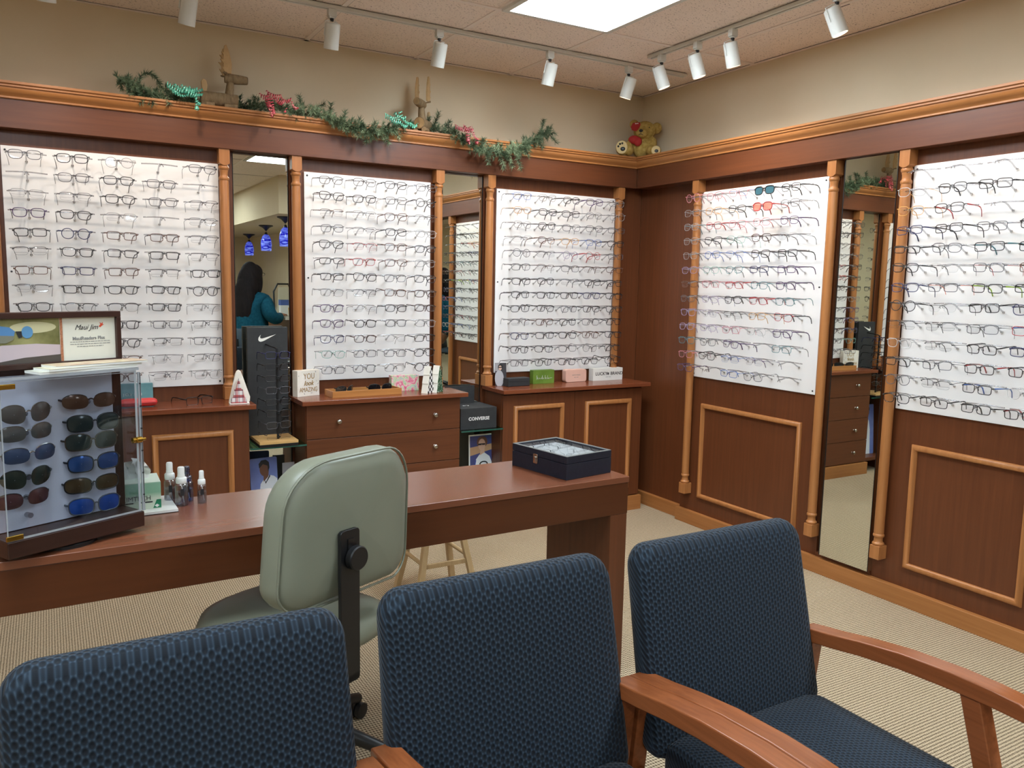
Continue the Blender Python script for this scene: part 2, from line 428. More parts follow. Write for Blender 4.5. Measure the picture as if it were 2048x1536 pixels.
m = MB(); m.T = RW; m.box(-2.668, -2.350, 3.372, XW, .06, .104)
struct(m.build('trim_%d' % k, M['cherry_y'], bevel=.0015), 'dark wood sill under the tall mirror on the right wall', 'sill'); k += 1

# mirrors
def mirror(a, b, z0, z1, v, right, label):
    m = MB()
    if right: m.T = RW
    m.box(a, b, v, max(v+.02, XM+.01 if right else 0), z0, z1); o = m.build('wall_mirror', M['mirror']); tag(o, label, 'mirror', 'tall wall mirrors')
    m = MB()
    if right: m.T = RW
    for q in ((a, a+.0025), (b-.0025, b)): m.box(*q, v-.002, v-.0005, z0, z1)
    m.build('edge_strip', M['black'], o)
mirror(.828, 1.102, .12, 2.06, YM, 0, 'tall narrow mirror behind the black sports display, right of the leftmost board')
mirror(1.976, 2.234, .12, 2.06, YM, 0, 'tall narrow mirror between the middle and corner boards on the left wall')
mirror(-2.626, -2.343, .105, 2.06, 3.345, 1, 'tall mirror on the right wall reaching down almost to the floor')
mirror(-1.49, -1.22, .105, 2.06, XM, 1, 'tall mirror beyond the rightmost board, past the picture edge')

# turned half columns
def column(right, c, zb, label):
    v = XP if right else YP
    t = thing('turned_half_column', label, 'column', (v, -c, 0) if right else (c, v, 0), -PI/2 if right else 0, 'turned wooden half columns')
    m = MB(); w = .0255
    n = 6                                                        # top block with scalloped lower edge
    arc = [(-w+2*w*i/n, 1.996-.012*math.sin(PI*i/n)) for i in range(n+1)]
    m.prism(arc+[(w, 2.0655), (-w, 2.0655)], -.058, 0, 'y'); m.build('top_block', M['oak_z'], t, bevel=.0015)
    zt = zb+.066
    r = .0225
    pr = [(r*.9, 1.99), (r*.95, 1.985), (r*1.12, 1.980), (r*1.14, 1.973), (r*1.05, 1.967), (r*.93, 1.965), (r*.93, 1.960), (r*.86, 1.955), (r*.84, 1.94), (r*.88, 1.934), (r*1.08, 1.929), (r*1.12, 1.923), (r*1.06, 1.917), (r*.95, 1.914), (r*1.0, 1.905)]
    pr += [(r*1.04, 1.5), (r*1.0, zt+.060), (r*.97, zt+.056), (r*1.10, zt+.052), (r*1.13, zt+.047), (r*1.08, zt+.042), (r*.92, zt+.040), (r*.86, zt+.034), (r*.88, zt+.020), (r*1.0, zt+.014), (r*1.17, zt+.011), (r*1.22, zt+.006), (r*1.1, zt+.001), (r*.9, zt-.002)]
    m = MB(); m.lathe(pr[::-1], (0, -.032, 0), 20); m.build('shaft', M['oak_z'], t, smooth=35)
    m = MB(); m.box(-w, w, -.058, 0, zb, zt); m.build('bottom_block', M['oak_z'], t, bevel=.003)
cl = 'turned honey wood half column '
column(0, -.185, .832, cl+'at the left edge of the leftmost board')
column(0, .779, .832, cl+'between the leftmost board and first mirror')
column(0, 1.1325, .832, cl+'between the first mirror and the middle board')
column(0, 1.935, .832, cl+'right of the middle board, left of second mirror')
column(0, 2.262, .832, cl+'between the second mirror and corner board')
column(0, 3.203, .832, cl+'at the right edge of the board left of the corner')
column(1, -3.632, .186, cl+'at the left edge of the board right of the corner')
column(1, -2.684, .186, cl+'left of the tall right wall mirror')
column(1, -2.300, .186, cl+'right of the tall right wall mirror')
column(1, -1.525, .186, cl+'beyond the rightmost board, past the picture edge')

# ------------------------------------------------------------------ track lights
def track(x0, y0, x1, y1, label):
    t = thing('lighting_track', label, 'track', ((x0+x1)/2, (y0+y1)/2, HC)); dx, dy = abs(x1-x0)/2, abs(y1-y0)/2
    m = MB()
    if dx > dy:
        m.box(-dx, dx, -.018, -.006, -.02, -.004); m.box(-dx, dx, .006, .018, -.02, -.004); m.box(-dx, dx, -.018, .018, -.006, -.0048); e = [(-dx-.004, -dx, -.018, .018), (dx, dx+.004, -.018, .018)]
    else:
        m.box(-.018, -.006, -dy, dy, -.02, -.004); m.box(.006, .018, -dy, dy, -.02, -.004); m.box(-.018, .018, -dy, dy, -.006, -.0048); e = [(-.018, .018, -dy-.004, -dy), (-.018, .018, dy, dy+.004)]
    m.build('rail', M['offwhite'], t)
    m = MB()
    for q in e: m.box(*q, -.02, -.0048)
    m.build('end_cap', M['grid'], t)
track(-.9, 3.70, 3.26, 3.70, 'long white lighting track parallel to the left wall')
track(2.855, 3.52, 2.855, .6, 'white lighting track parallel to the right wall')
def spot(x, y, aim, label, kink=0):
    t = thing('track_spotlight', label, 'spotlight', (x, y, HC-.02), 0, 'white cylinder track spotlights')
    m = MB(); m.box(-.019, .019, -.014, .014, -.034, 0); m.box(-.014, .014, -.011, .011, -.04, -.034); m.build('adapter', M['offwhite'], t, bevel=.002)
    m = MB(); m.lathe([(.007, -.052), (.009, -.046), (.009, -.040)], (0,0,0), 10); m.build('swivel', M['black'], t)
    piv = Vector((0, 0, -.115)); d = (Vector(aim)-Vector((x, y, HC-.02))-piv).normalized()
    q = Vector((0,0,-1)).rotation_difference(d)
    T = Matrix.Translation(piv) @ q.to_matrix().to_4x4()
    m = MB(); m.T = T
    m.lathe([(.001, .055), (.028, .055), (.033, .050), (.0335, -.056), (.030, -.056), (.029, -.03), (.001, -.03)], (0,0,0), 28)
    m.build('can', M['offwhite'], t, smooth=40)
    m = MB(); a = T @ Vector((-.036, 0, 0)); a2 = T @ Vector((-.036, 0, .06))
    m.tube([(0,0,-.05), (-.02,0,-.052), a2, a], .0022, 6); m.build('yoke', M['offwhite'], t, smooth=60)
    m = MB(); b0 = T @ Vector((.004, .012, .055)); m.tube([(0,0,-.046), (.02,.006,-.048), (.03,.012,-.058), (b0.x+.02, b0.y, b0.z+.004), b0], .0018, 6); m.build('cord', M['offwhite'], t, smooth=60)
    m = MB(); m.T = T; m.lathe([(.001, -.0302), (.0285, -.0302)], (0,0,0), 20); m.build('lamp', M['bulb'], t)
    ld = bpy.data.lights.new('spot_beam', 'SPOT'); lo = bpy.data.objects.new('spot_beam', ld); COL.objects.link(lo); lo.parent = t
    ld.energy = SPOT_W; ld.color = (1, .86, .74); ld.spot_size = math.radians(118); ld.spot_blend = 1.0; ld.shadow_soft_size = .014
    lo.location = T @ Vector((0, 0, -.058)); lo.rotation_mode = 'QUATERNION'; lo.rotation_quaternion = q
M['bulb'] = emis('halogen_lamp', (255,232,205), 8)
sl = 'white cylinder spotlight '
for x, ax, l in ((.05, .05, 'first on the left wall track, cut by the top picture edge'), (.56, .45, 'on the left wall track above the left reindeer'), (1.169, 1.17, 'on the left wall track above the middle of the garland'),
              (1.70, 1.66, 'on the left wall track above the right reindeer'), (2.335, 2.28, 'on the left wall track above the garland end'), (2.854, 2.72, 'on the left wall track nearest the room corner')):
    spot(x, 3.70, (ax, 4.03 if x < 2.8 else 4.0, 1.55), sl+l)
for y, ay, l in ((3.424, 3.25, 'on the right wall track nearest the room corner'), (3.154, 3.0, 'second from the corner on the right wall track'), (2.916, 2.9, 'third from the corner on the right wall track'), (2.335, 2.05, 'on the right wall track near the top right')):
    spot(2.855, y, (3.16 if y < 3.3 else 3.2, ay, 1.5), sl+l)
spot(2.855, 1.75, (3.16, 1.7, 1.5), sl+'on the right wall track past the picture edge')
# ------------------------------------------------------------------ eyeglasses
HUE = {'k': ('black', (20,20,23)), 'g': ('gunmetal grey', (74,74,80)), 'l': ('pale grey', (168,166,166)), 'n': ('brown', (92,58,42)), 'v': ('navy', (34,40,84)),
       't': ('tortoiseshell', (64,38,26)), 'r': ('red', (172,44,46)), 'p': ('pink', (212,132,144)), 'u': ('purple', (78,54,96)), 'i': ('lilac', (176,158,196)),
       'b': ('blue', (62,102,176)), 'e': ('teal', (52,116,124)), 'm': ('mint', (140,194,182)), 'a': ('amber', (206,152,80)), 'o': ('orange', (226,104,56)), 'y': ('lime', (150,186,52)), 'w': ('clear', (206,206,204))}
FORM = {'r': 'rectangular', 's': 'soft square', 'o': 'round', 'c': 'cat-eye', 'n': 'narrow', 'q': 'keyhole', 'h': 'half-rim', 'b': 'browline', 'z': 'rimless', 'S': 'mirrored sunglasses'}
DIM = {'r': (.026,.0170,4.6,.02), 's': (.0255,.0188,3.1,.07), 'o': (.0232,.0225,2.1,0), 'c': (.0262,.0195,2.7,.05), 'n': (.0272,.0150,4.4,.03), 'q': (.0250,.0208,2.5,.10), 'h': (.0262,.0172,3.8,.04), 'b': (.0255,.0195,2.9,.08), 'z': (.0255,.0180,3.2,.05), 'S': (.0262,.0205,3.0,.06)}
def outline(f, n=24):
    a, b, p, tp = DIM[f]; pts = []
    for i in range(n):
        t = 2*PI*i/n + PI/n; c, s = math.cos(t), math.sin(t)
        x = a*math.copysign(abs(c)**(2/p), c); z = b*math.copysign(abs(s)**(2/p), s)
        x *= 1+tp*z/b
        if f == 'c' and z > 0: z += .0045*max(0, x/a)**2
        pts.append((x, z))
    return pts
def wrap(x, k=1.3): return k*x*x
GM = {}
def gmat(c):
    if c not in GM:
        nm, rgb = HUE[c]
        GM[c] = plain(nm.replace(' ', '_')+'_frame', rgb, .28, .0, .5, .2, .55 if c in 'wmil' else (.8 if c in 'p' else 1))
    return GM[c]
GM['tip'] = plain('temple_tip', (24,24,26), .4)
GM['pad'] = plain('nose_pad', (200,200,198), .3, 0, .5, 0, .6)
GM['sunblue'] = plain('blue_green_mirror_lens', (84,130,146), .15, .5)
GM['sunred'] = plain('orange_red_lens', (196,116,92), .2, .2, .5, 0, .8)
CACHE = {}
def glasses_meshes(f, c, tc, lens=None):
    key = (f, c, tc, lens)
    if key in CACHE: return CACHE[key]
    a = DIM[f][0]; off = a+.0083; pts = outline(f)
    thick = {'k': .0013, 't': .0014, 'v': .0013, 'u': .0013, 'n': .0012}.get(c, .00105)
    if f in 'hbz': thick = .0008
    if f == 'S': thick = .0021
    front = MB(); top = max(z for x, z in pts)
    for sg in (-1, 1):
        P = [(sg*(x+off), wrap(x+off), z-.006) for x, z in pts]
        if f in 'rsocnqS': front.tube(P, thick, 5, True, (1.0, 1.35))
        elif f == 'h':
            U = [p for p in sorted(P, key=lambda q: q[0]) if p[2] > -.004]; front.tube(U, .0011, 5)
            front.tube([P[-1]]+P[len(P)//2:len(P)], .0004, 4)
        elif f == 'b':
            U = [p for p in sorted(P, key=lambda q: q[0]) if p[2] > .001]; front.tube(U, .0019, 5); front.tube(P, .0005, 4, True)
        else: front.tube(P, .0005, 4, True)
        ex = sg*(off+a*(1.02 if f != 'o' else .98)); ez = top*.50-.006
        t2 = max(thick*1.3, .0014)
        front.tube([(ex, wrap(ex), ez), (sg*.0665, wrap(.0665)+.001, ez+.001), (sg*.068, wrap(.068)+.006, ez+.001)], t2, 5, flat=(.8, 1.5))
        if f in 'hbzo' or c in 'gl':
            front.tube([(sg*.0088, .0, -.002), (sg*.0078, .004, -.007), (sg*.0072, .005, -.011)], .0012, 5)
        else: front.tube([(sg*.0080, .001, -.003), (sg*.0092, .003, -.010)], .0016, 5)
    bz = top*.35-.006+.002
    front.tube([(-.0093, wrap(.009), bz-.001), (-.005, -.0004, bz+.0018), (0, -.0006, bz+.0026), (.005, -.0004, bz+.0018), (.0093, wrap(.009), bz-.001)], max(thick*1.05, .0011), 5, flat=(1, 1.3))
    out = {'front': (front.mesh('front'), [gmat(c)])}
    lm = MB(); lens_m = M['lens'] if not lens else GM[lens]
    for sg, nm in ((-1, 'lens_a'), (1, 'lens_b')):
        q = MB(); q.add([(sg*(x*.98+off), wrap(x+off)+.0003, z*.98-.006) for x, z in pts], [tuple(range(len(pts)))])
        out[nm] = (q.mesh('lens'), [lens_m])
    ez = top*.50-.005; bold = c in 'ktvunrSoy' and f not in 'hbz'
    for sg, nm in ((-1, 'temple_a'), (1, 'temple_b')):
        q = MB(); y0 = wrap(.068)+.006; fl = (.45, 1.35) if bold else (.7, .9)
        r0 = .0020 if bold else .0012
        q.tube([(sg*.068, y0, ez), (sg*.0685, y0+.04, ez+.0005), (sg*.067, y0+.085, ez)], [r0*1.15, r0, r0], 6, flat=fl)
        q.cur = 1
        q.tube([(sg*.067, y0+.085, ez), (sg*.065, y0+.105, ez-.003), (sg*.062, y0+.120, ez-.014), (sg*.059, y0+.130, ez-.038)], [r0, r0*1.1, r0*1.25, r0*1.2], 6, flat=(.6, 1.3))
        out[nm] = (q.mesh('temple'), [gmat(tc), gmat(tc) if tc not in 'gl' else GM['tip']])
    for k, (me, mats) in out.items():
        for mm in mats: me.materials.append(mm)
        me.polygons.foreach_set('use_smooth', [not k.startswith('lens')]*len(me.polygons))
    CACHE[key] = out
    return out
def make_glasses(f, c, tc, loc, rot, label, group, lens=None, name='eyeglasses', cat='glasses', scale=1.0):
    t = thing(name, label, cat, loc, rot, group)
    if scale != 1: t.scale = (scale,)*3
    for k, (me, mats) in glasses_meshes(f, c, tc, lens).items():
        o = bpy.data.objects.new(me.name.split('.')[0], me); COL.objects.link(o); o.parent = t
    return t

# ------------------------------------------------------------------ white display boards with clear pegs
def peg_mesh():
    q = MB()
    q.tube([(0,-.002,0), (0,-.02,.006), (0,-.045,.021), (0,-.070,.029), (0,-.10,.029), (0,-.130,.022), (0,-.146,.021)], .0034, 6)
    q.tube([(-.008,-.147,.010), (-.004,-.147,.019), (.004,-.147,.019), (.008,-.147,.010)], .0024, 5)
    n = 8; q.tube([(-.078+.156*i/n, -.074-.006*math.sin(PI*i/n), .0265+.003*math.sin(PI*i/n)) for i in range(n+1)], .0030, 5)
    q.cur = 1
    q.tube([(-.0042,-.003,.004), (-.0042,-.0035,-.003), (-.002,-.004,-.0052), (.002,-.004,-.0052), (.0042,-.0035,-.003), (.0042,-.003,.004)], .0012, 5)
    me = q.mesh('frame_peg'); me.materials.append(M['peg']); me.materials.append(M['chrome'])
    me.polygons.foreach_set('use_smooth', [True]*len(me.polygons)); return me
PEG = peg_mesh()
ORD = ['top', 'second', 'third', 'fourth', 'fifth', 'sixth', 'seventh', 'eighth', 'ninth', 'tenth', 'eleventh', 'twelfth', 'bottom']
OC = ['first', 'second', 'third', 'fourth', 'fifth']
def display_board(right, a, b, z0, z1, c0, pitch, table, label, short, group, hide=()):
    """a..b = extent along the wall, c0 = first peg column, table = 13 rows of tokens"""
    v = (XP if right else YP)-.009
    def P(u, dv, z): return (v+dv, -u, z) if right else (u, v+dv, z)
    rz = -PI/2 if right else 0
    t = thing('display_board', label, 'display board', P((a+b)/2, 0, z0), rz, 'white eyeglass display boards')
    h = (b-a)/2
    m = MB(); m.box(-h, h, 0, .008, 0, z1-z0); m.build('panel', M['board'], t, bevel=.001)
    for sx in (-1, 1):
        for sz in (.018, (z1-z0)*.5, z1-z0-.018):
            m = MB(); m.lathe([(.0045, 0), (.0045, -.002), (.003, -.0032), (.0005, -.0034)], (sx*(h-.016), 0, sz), 10, 'y'); m.build('screw', M['steel'], t)
    nc = len(table[0].split())
    for r, row in enumerate(table):
        z = 1.9305-.0810*r
        for c, tok in enumerate(row.split()):
            u = c0+pitch*c
            if tok == '#': continue                              # fully hidden behind the glass case
            o = bpy.data.objects.new('frame_peg', PEG); COL.objects.link(o); o.parent = t
            o.location = (u-(a+b)/2, 0, z-z0)
            if tok == '.': continue
            f, col = tok[0], tok[1]; tc = tok[2] if len(tok) > 2 and tok[2] in HUE else col
            lens = None
            if f == 'S': lens = 'sunblue' if col == 'k' else 'sunred'
            w = (HUE[tc][0]+'-armed ' if tc != col else '')+HUE[col][0]+' '+FORM[f]+('' if f == 'S' else ' glasses')
            lab = '%s, %s row, %s column, %s' % (w, ORD[r-1 if short.startswith('rightmost') and r < 12 else r], OC[c], short)
            jit = (random.uniform(-.09, .09), random.uniform(-.035, .035), random.uniform(-.10, .10))
            make_glasses(f, col, tc, P(u+random.uniform(-.004, .004), -.147, z+.020+random.uniform(-.002, .002)), (jit[0], jit[1], rz+jit[2]), lab, group, lens,
                         'sunglasses' if f == 'S' else 'eyeglasses', 'sunglasses' if f == 'S' else 'glasses')
    return t
T1 = ["sg sk ol . sg", ". sg sk sg .", "hl hg sk sgk hg", "sul sk hl . hg", "rk ov rn rnk hg", "hk sk rk rk hg", "rn rv rn hk rk", "hg rk sk rk ok",
      "sk bk bk rk hl", "# # sk rg hk", "# # sk hk rg", "# # sn zwk hk", "# # sn hg sl"]
T2 = ["sg sg sk sg", "ck sk sg ok", "hn hl cn hg", "sg hl sk sw", "ck hr sn sk", "nk sr sn sl", "rk ck sg ck", "sl hk sn st", "su hl sk st", "cu sk sg sl", "cv st zw rk", "sm rg rgk sk", "rg cg sl ok"]
T3 = ["sbk sl sk su sl", "sa sk sk sl ol", "sl sk sg sg rg", "hl sn sa sb sk", "og hg oi or rg", "sg hn sg hn sn", "sk sk hg sk sk", "sk sk sk sv sk", "sk sk sg sk sk", "hk sn ck sg sk", "svn sk sk sn sk", "sk sk sg ol sk", "rg sk sk sk ok"]
T4 = ["op sp spb Sk sk", "sl sa sk Sr sg", "sle sr sp spr su", "sl ck sm st zlk", "sl sb hb ck rk", "si sm sek rv ru", "sn sp sr se cu", "sg si ck sr se", "si zin hk sa crk", "si si sp sw su", "se sg su . rek", "sp sk hb hu .", "su . rb sg ."]
T5 = [". . . .", "swa sk rk .", "sa skr . .", "rv rk rg rk", "nk sg rke rk", "sk zwk rgr rn", "sv rgo rky nk", "ok zwk rk cv", "hk hk rg rrb", "sw hk rk rv", "rk rg rkr rk", "og hk rkb sw", "sk rk rk rkr"]
display_board(0, -.146, .757, .905, 1.995, -.051, .178, T1, 'leftmost white board of glasses, partly behind the sunglasses case', 'leftmost white board', 'glasses on the leftmost board')
display_board(0, 1.181, 1.896, .905, 1.995, 1.281, .1743, T2, 'white board of glasses above the drawer chest, between the two narrow mirrors', 'board above drawer chest', 'glasses on the board above the drawer chest')
display_board(0, 2.320, 3.188, .905, 1.995, 2.413, .1708, T3, 'white board of glasses left of the room corner, above the pink and green cases', 'board left of room corner', 'glasses on the board left of the corner')
display_board(1, -3.638, -2.733, .908, 1.997, -3.545, .1762, T4, 'white board with colourful glasses right of the room corner', 'board right of room corner', 'glasses on the board right of the corner')
display_board(1, -2.282, -1.567, .905, 1.996, -2.188, .1765, T5, 'rightmost white board of glasses at the right picture edge', 'rightmost white board', 'glasses on the rightmost board')
# ------------------------------------------------------------------ cabinets on the left wall
YB = 4.0                                                        # cabinet fronts
def cab_top(t, x0, x1, cx):
    m = MB(); m.box(x0-cx, x1-cx, 3.963-YB, YP-YB-.001, -.024, 0); m.build('countertop', M['cherry_x_top'], t, loc=(0, 0, ZT), bevel=.003)
M['cherry_x_top'] = wood('cherry_counter_top', (104,54,32), (128,70,44), 'x', .22, .5)
def knob(parent, x, z):
    m = MB(); m.lathe([(.0005, -.026), (.008, -.0255), (.0125, -.022), (.0135, -.018), (.011, -.0125), (.006, -.009), (.0055, -.002), (.008, 0)], (x, 0, z), 18, 'y'); m.build('knob', M['chrome'], parent, smooth=60)
# low cabinet, left
t = thing('low_cabinet', 'cherry cabinet under the leftmost board with red glasses case on top', 'cabinet', (.25, YB, 0))
m = MB(); m.box(-1.2, .582, 0, YP-YB-.001, 0, ZT-.024); m.build('body', M['cherry_z'], t, bevel=.002)
cab_top(t, -1.0, .862, .25)
m = MB(); m.mould(.142, .508, .14, .709, HR); m.build('front_moulding', M['oak_z'], t, smooth=50)
m = MB(); m.box(-1.2, .597, -.015, 0, 0, .085); m.build('plinth', M['base_x'], t, bevel=.002)
# drawer chest, middle
t = thing('drawer_chest', 'cherry chest of four drawers with round silver knobs, in the middle of the left wall', 'drawer chest', (1.55, YB, 0))
m = MB(); m.box(-.436, .436, .018, YP-YB-.001, .0, ZT-.024); m.build('body', M['cherry_z'], t, bevel=.002)
cab_top(t, 1.086, 2.018, 1.55)
for i in range(4):
    z1 = .803-.1765*i; z0 = z1-.1735
    m = MB(); m.box(-.434, .434, 0, .018, 0, .1735); d = m.build('drawer', M['cherry_x'], t, loc=(0, 0, z0), bevel=.0015)
    knob(d, -.267, .0855); knob(d, .279, .0855)
m = MB(); m.box(-.45, .45, -.012, .018, 0, .094); m.build('plinth', M['base_x'], t, bevel=.002)
# door cabinet, right
t = thing('door_cabinet', 'cherry cabinet with two moulded doors under the corner board', 'cabinet', (2.77, YB, 0))
m = MB(); m.box(-.51, .515, .018, YP-YB-.001, 0, ZT-.024); m.build('body', M['cherry_z'], t, bevel=.002)
cab_top(t, 2.245, 3.325, 2.77)
for a, b, ma, mb in ((-.508, -.008, -.438, -.085), (-.006, .513, .070, .427)):
    m = MB(); m.box(a, b, 0, .018, .1, ZT-.034); d = m.build('door', M['cherry_z'], t, bevel=.0015)
    m = MB(); m.mould(ma, mb, .15, .733, HR); m.build('door_moulding', M['oak_z'], d, smooth=50)
m = MB(); m.box(-.525, .53, -.012, .018, 0, .094); m.box(.515, .53, .018, YP-YB-.001, 0, .094); m.build('plinth', M['base_x'], t, bevel=.002)
# niches: floors and glass shelves
for a, b, l in ((.835, 1.112, 'green edged glass shelf holding the black sports display'), (1.988, 2.258, 'green edged glass shelf holding the black shoe brand box')):
    m = MB(); m.box(a, b, 3.99, YM-.008, .602, .61); o = m.build('glass_shelf', M['shelfglass']); tag(o, l, 'shelf', 'glass shelves between the cabinets')
    m = MB(); m.box(a, b, 3.9855, 3.99, .602, .61); m.build('front_edge', M['shelfedge'], o)
    m = MB(); m.box(a, b, 4.02, YM-.008, .094, .12); struct(m.build('trim_%d' % k, M['cherry_x']), 'wood floor of the niche below a glass shelf', 'sill'); k += 1

# ------------------------------------------------------------------ desk, task chair, stool
t = thing('desk', 'long narrow cherry desk with glossy top crossing the picture', 'desk', (1.80, 2.243, 0), math.radians(1.33))
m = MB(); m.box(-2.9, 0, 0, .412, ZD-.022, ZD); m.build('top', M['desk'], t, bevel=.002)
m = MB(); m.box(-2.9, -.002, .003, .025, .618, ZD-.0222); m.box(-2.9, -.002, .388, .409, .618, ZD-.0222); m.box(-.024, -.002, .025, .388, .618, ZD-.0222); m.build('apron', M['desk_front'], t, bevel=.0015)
for a in (-.078, -2.9):
    m = MB(); m.box(a, a+.075, .004, .408, 0, .6178); m.build('leg_panel', M['cherry_z'], t, bevel=.0015)

def slab(q, W, z0, z1, th, rt_, rb, y0=0, bow=0, n=8, topin=0):
    """upholstered back: rounded outline, domed front and rear edges"""
    cz = (z0+z1)/2; H = z1-z0
    def out(s):
        pts = []
        for (sx, sz, r, a) in ((1,-1,rb,-PI/2),(1,1,rt_,0),(-1,1,rt_,PI/2),(-1,-1,rb,PI)):
            for i in range(n+1):
                tt = a+PI/2*i/n
                x = sx*(W/2-r)+r*math.cos(tt); z = cz+sz*(H/2-r)+r*math.sin(tt)
                f = (z-z0)/H; x *= 1-topin*f
                pts.append((x*s, y0, cz+(z-cz)*max(.02, 1-(1-s)*W/H)))
        return pts
    rows = []
    for s, d in ((.02, th*.5), (.5, th*.49), (.80, th*.46), (.93, th*.40), (.975, th*.28), (.992, th*.1), (.992, -th*.1), (.975, -th*.28), (.93, -th*.40), (.80, -th*.46), (.5, -th*.49), (.02, -th*.5)):
        rows.append([(x, y+d+bow*((x/(W/2))**2), z) for x, y, z in out(s)])
    q.rings(rows)
a = math.atan2(.42, .907)
t = thing('task_chair', 'grey green vinyl task chair seen from behind, pulled up to the desk', 'office chair', (.585, 2.25, 0), a)
# local: +y faces the desk, back rest at -y
m = MB(); slab(m, .485, .585, .985, .108, .135, .075, -.209, .035, 8, .07)
m.v = [(x, y-(z-.6)*.06, z) for x, y, z in m.v]
bk = m.build('backrest', M['vinyl'], t, smooth=70)
def edge(off):
    n = 8; pts = []; W, z0, z1, rt_, rb = .480, .5875, .9825, .133, .073; cz = (z0+z1)/2; H = z1-z0
    for (sx, sz, r, aa) in ((1,-1,rb,-PI/2),(1,1,rt_,0),(-1,1,rt_,PI/2),(-1,-1,rb,PI)):
        for i in range(n+1):
            tt = aa+PI/2*i/n; x = sx*(W/2-r)+r*math.cos(tt); z = cz+sz*(H/2-r)+r*math.sin(tt)
            x *= 1-.07*(z-z0)/H
            pts.append((x*.985, -.225+.035*(x/.2375)**2+off-(z-.6)*.06, z))
    return pts
m = MB(); m.tube(edge(-.027), .0035, 6, True); m.build('piping', M['vinyl'], bk, smooth=60)
m = MB(); rows = []
for s, z in ((.02, .485), (.6, .484), (.85, .478), (.96, .465), (1.0, .445), (.99, .425), (.93, .412), (.02, .41)):
    rows.append([(x*s, y*s, z+.02*(y*s/.25)**2*(1 if z > .45 else .4)) for x, y in [( .25*math.copysign(abs(math.cos(u))**.72, math.cos(u)), .245*math.copysign(abs(math.sin(u))**.72, math.sin(u))) for u in [2*PI*i/36 for i in range(36)]]])
m.rings(rows); m.build('seat', M['vinyl'], t, smooth=70)
m = MB(); m.prism([(x, z) for x, z in rrect(.068, .425, .012, 4, -.045, .577)], -.283, -.271, 'y')
m.build('back_post', M['black'], t, bevel=.002)
m = MB(); m.box(-.079, -.011, -.283, -.05, .365, .39); m.box(-.09, .09, -.12, .1, .385, .41); m.build('seat_bracket', M['black'], t, bevel=.004)
m = MB(); m.box(-.055, -.033, -.2855, -.2825, .735, .765); m.build('adjuster_slot', M['steel'], t)
m = MB(); m.lathe([(.030, -.305), (.033, -.302), (.033, -.286), (.02, -.283)], (-.033, 0, .712), 24, 'y'); m.build('adjuster_knob', M['black'], t, smooth=40)
m = MB(); m.lathe([(.028, .13), (.028, .30), (.018, .301), (.018, .385)], (0,0,0), 18); m.build('gas_column', M['black'], t, smooth=40)
for i in range(5):
    an = 2*PI*i/5+.15; c, s_ = math.cos(an), math.sin(an)
    m = MB(); m.tube([(c*.02, s_*.02, .125), (c*.14, s_*.14, .120), (c*.25, s_*.25, .085), (c*.30, s_*.30, .068)], [.026, .023, .019, .016], 8); m.build('base_arm', M['black'], t, smooth=60)
    m = MB(); m.lathe([(.012, -.02), (.026, -.018), (.026, -.003), (.012, 0)], (0,0,0), 16, 'x'); m.lathe([(.012, 0), (.026, .003), (.026, .018), (.012, .02)], (0,0,0), 16, 'x')
    m.tube([(0,0,.0), (0,0,.045)], .006, 6)
    m.build('caster', M['black'], t, loc=(c*.30, s_*.30, .026), rot=(0, 0, an+PI/2), smooth=40)
# stool
t = thing('wooden_stool', 'pale wooden stool standing behind the desk, only its legs showing', 'stool', (1.525, 3.305, 0))
m = MB(); m.lathe([(.001, .44), (.145, .44), (.155, .448), (.155, .462), (.145, .472), (.001, .473)], (0,0,0), 32); m.build('seat', M['stoolwood'], t, smooth=40)
def leg_at(sx, sy, z):
    f = .062+.055*(1-z/.44); return (sx*(f+.028*(1-z/.44)), sy*(f+.012*(1-z/.44)), z)
for sx in (-1, 1):
    for sy in (-1, 1):
        p, q = Vector(leg_at(sx, sy, 0)), Vector(leg_at(sx, sy, .442)); h = .0135
        m = MB(); m.hexa([(p.x-h,p.y-h,0),(p.x+h,p.y-h,0),(p.x+h,p.y+h,0),(p.x-h,p.y+h,0),(q.x-h,q.y-h,q.z),(q.x+h,q.y-h,q.z),(q.x+h,q.y+h,q.z),(q.x-h,q.y+h,q.z)]); m.build('leg', M['stoolwood'], t, bevel=.002)
for sy, z in ((-1, .165), (1, .215)):
    a_, b_ = leg_at(-1, sy, z), leg_at(1, sy, z); m = MB(); m.box(a_[0], b_[0], a_[1]-.006, a_[1]+.006, z-.011, z+.011); m.build('rung', M['stoolwood'], t, bevel=.002)
for sx, z in ((-1, .175), (1, .19)):
    a_, b_ = leg_at(sx, -1, z), leg_at(sx, 1, z); m = MB(); m.tube([a_, b_], .0095, 10); m.build('rung', M['stoolwood'], t, smooth=60)

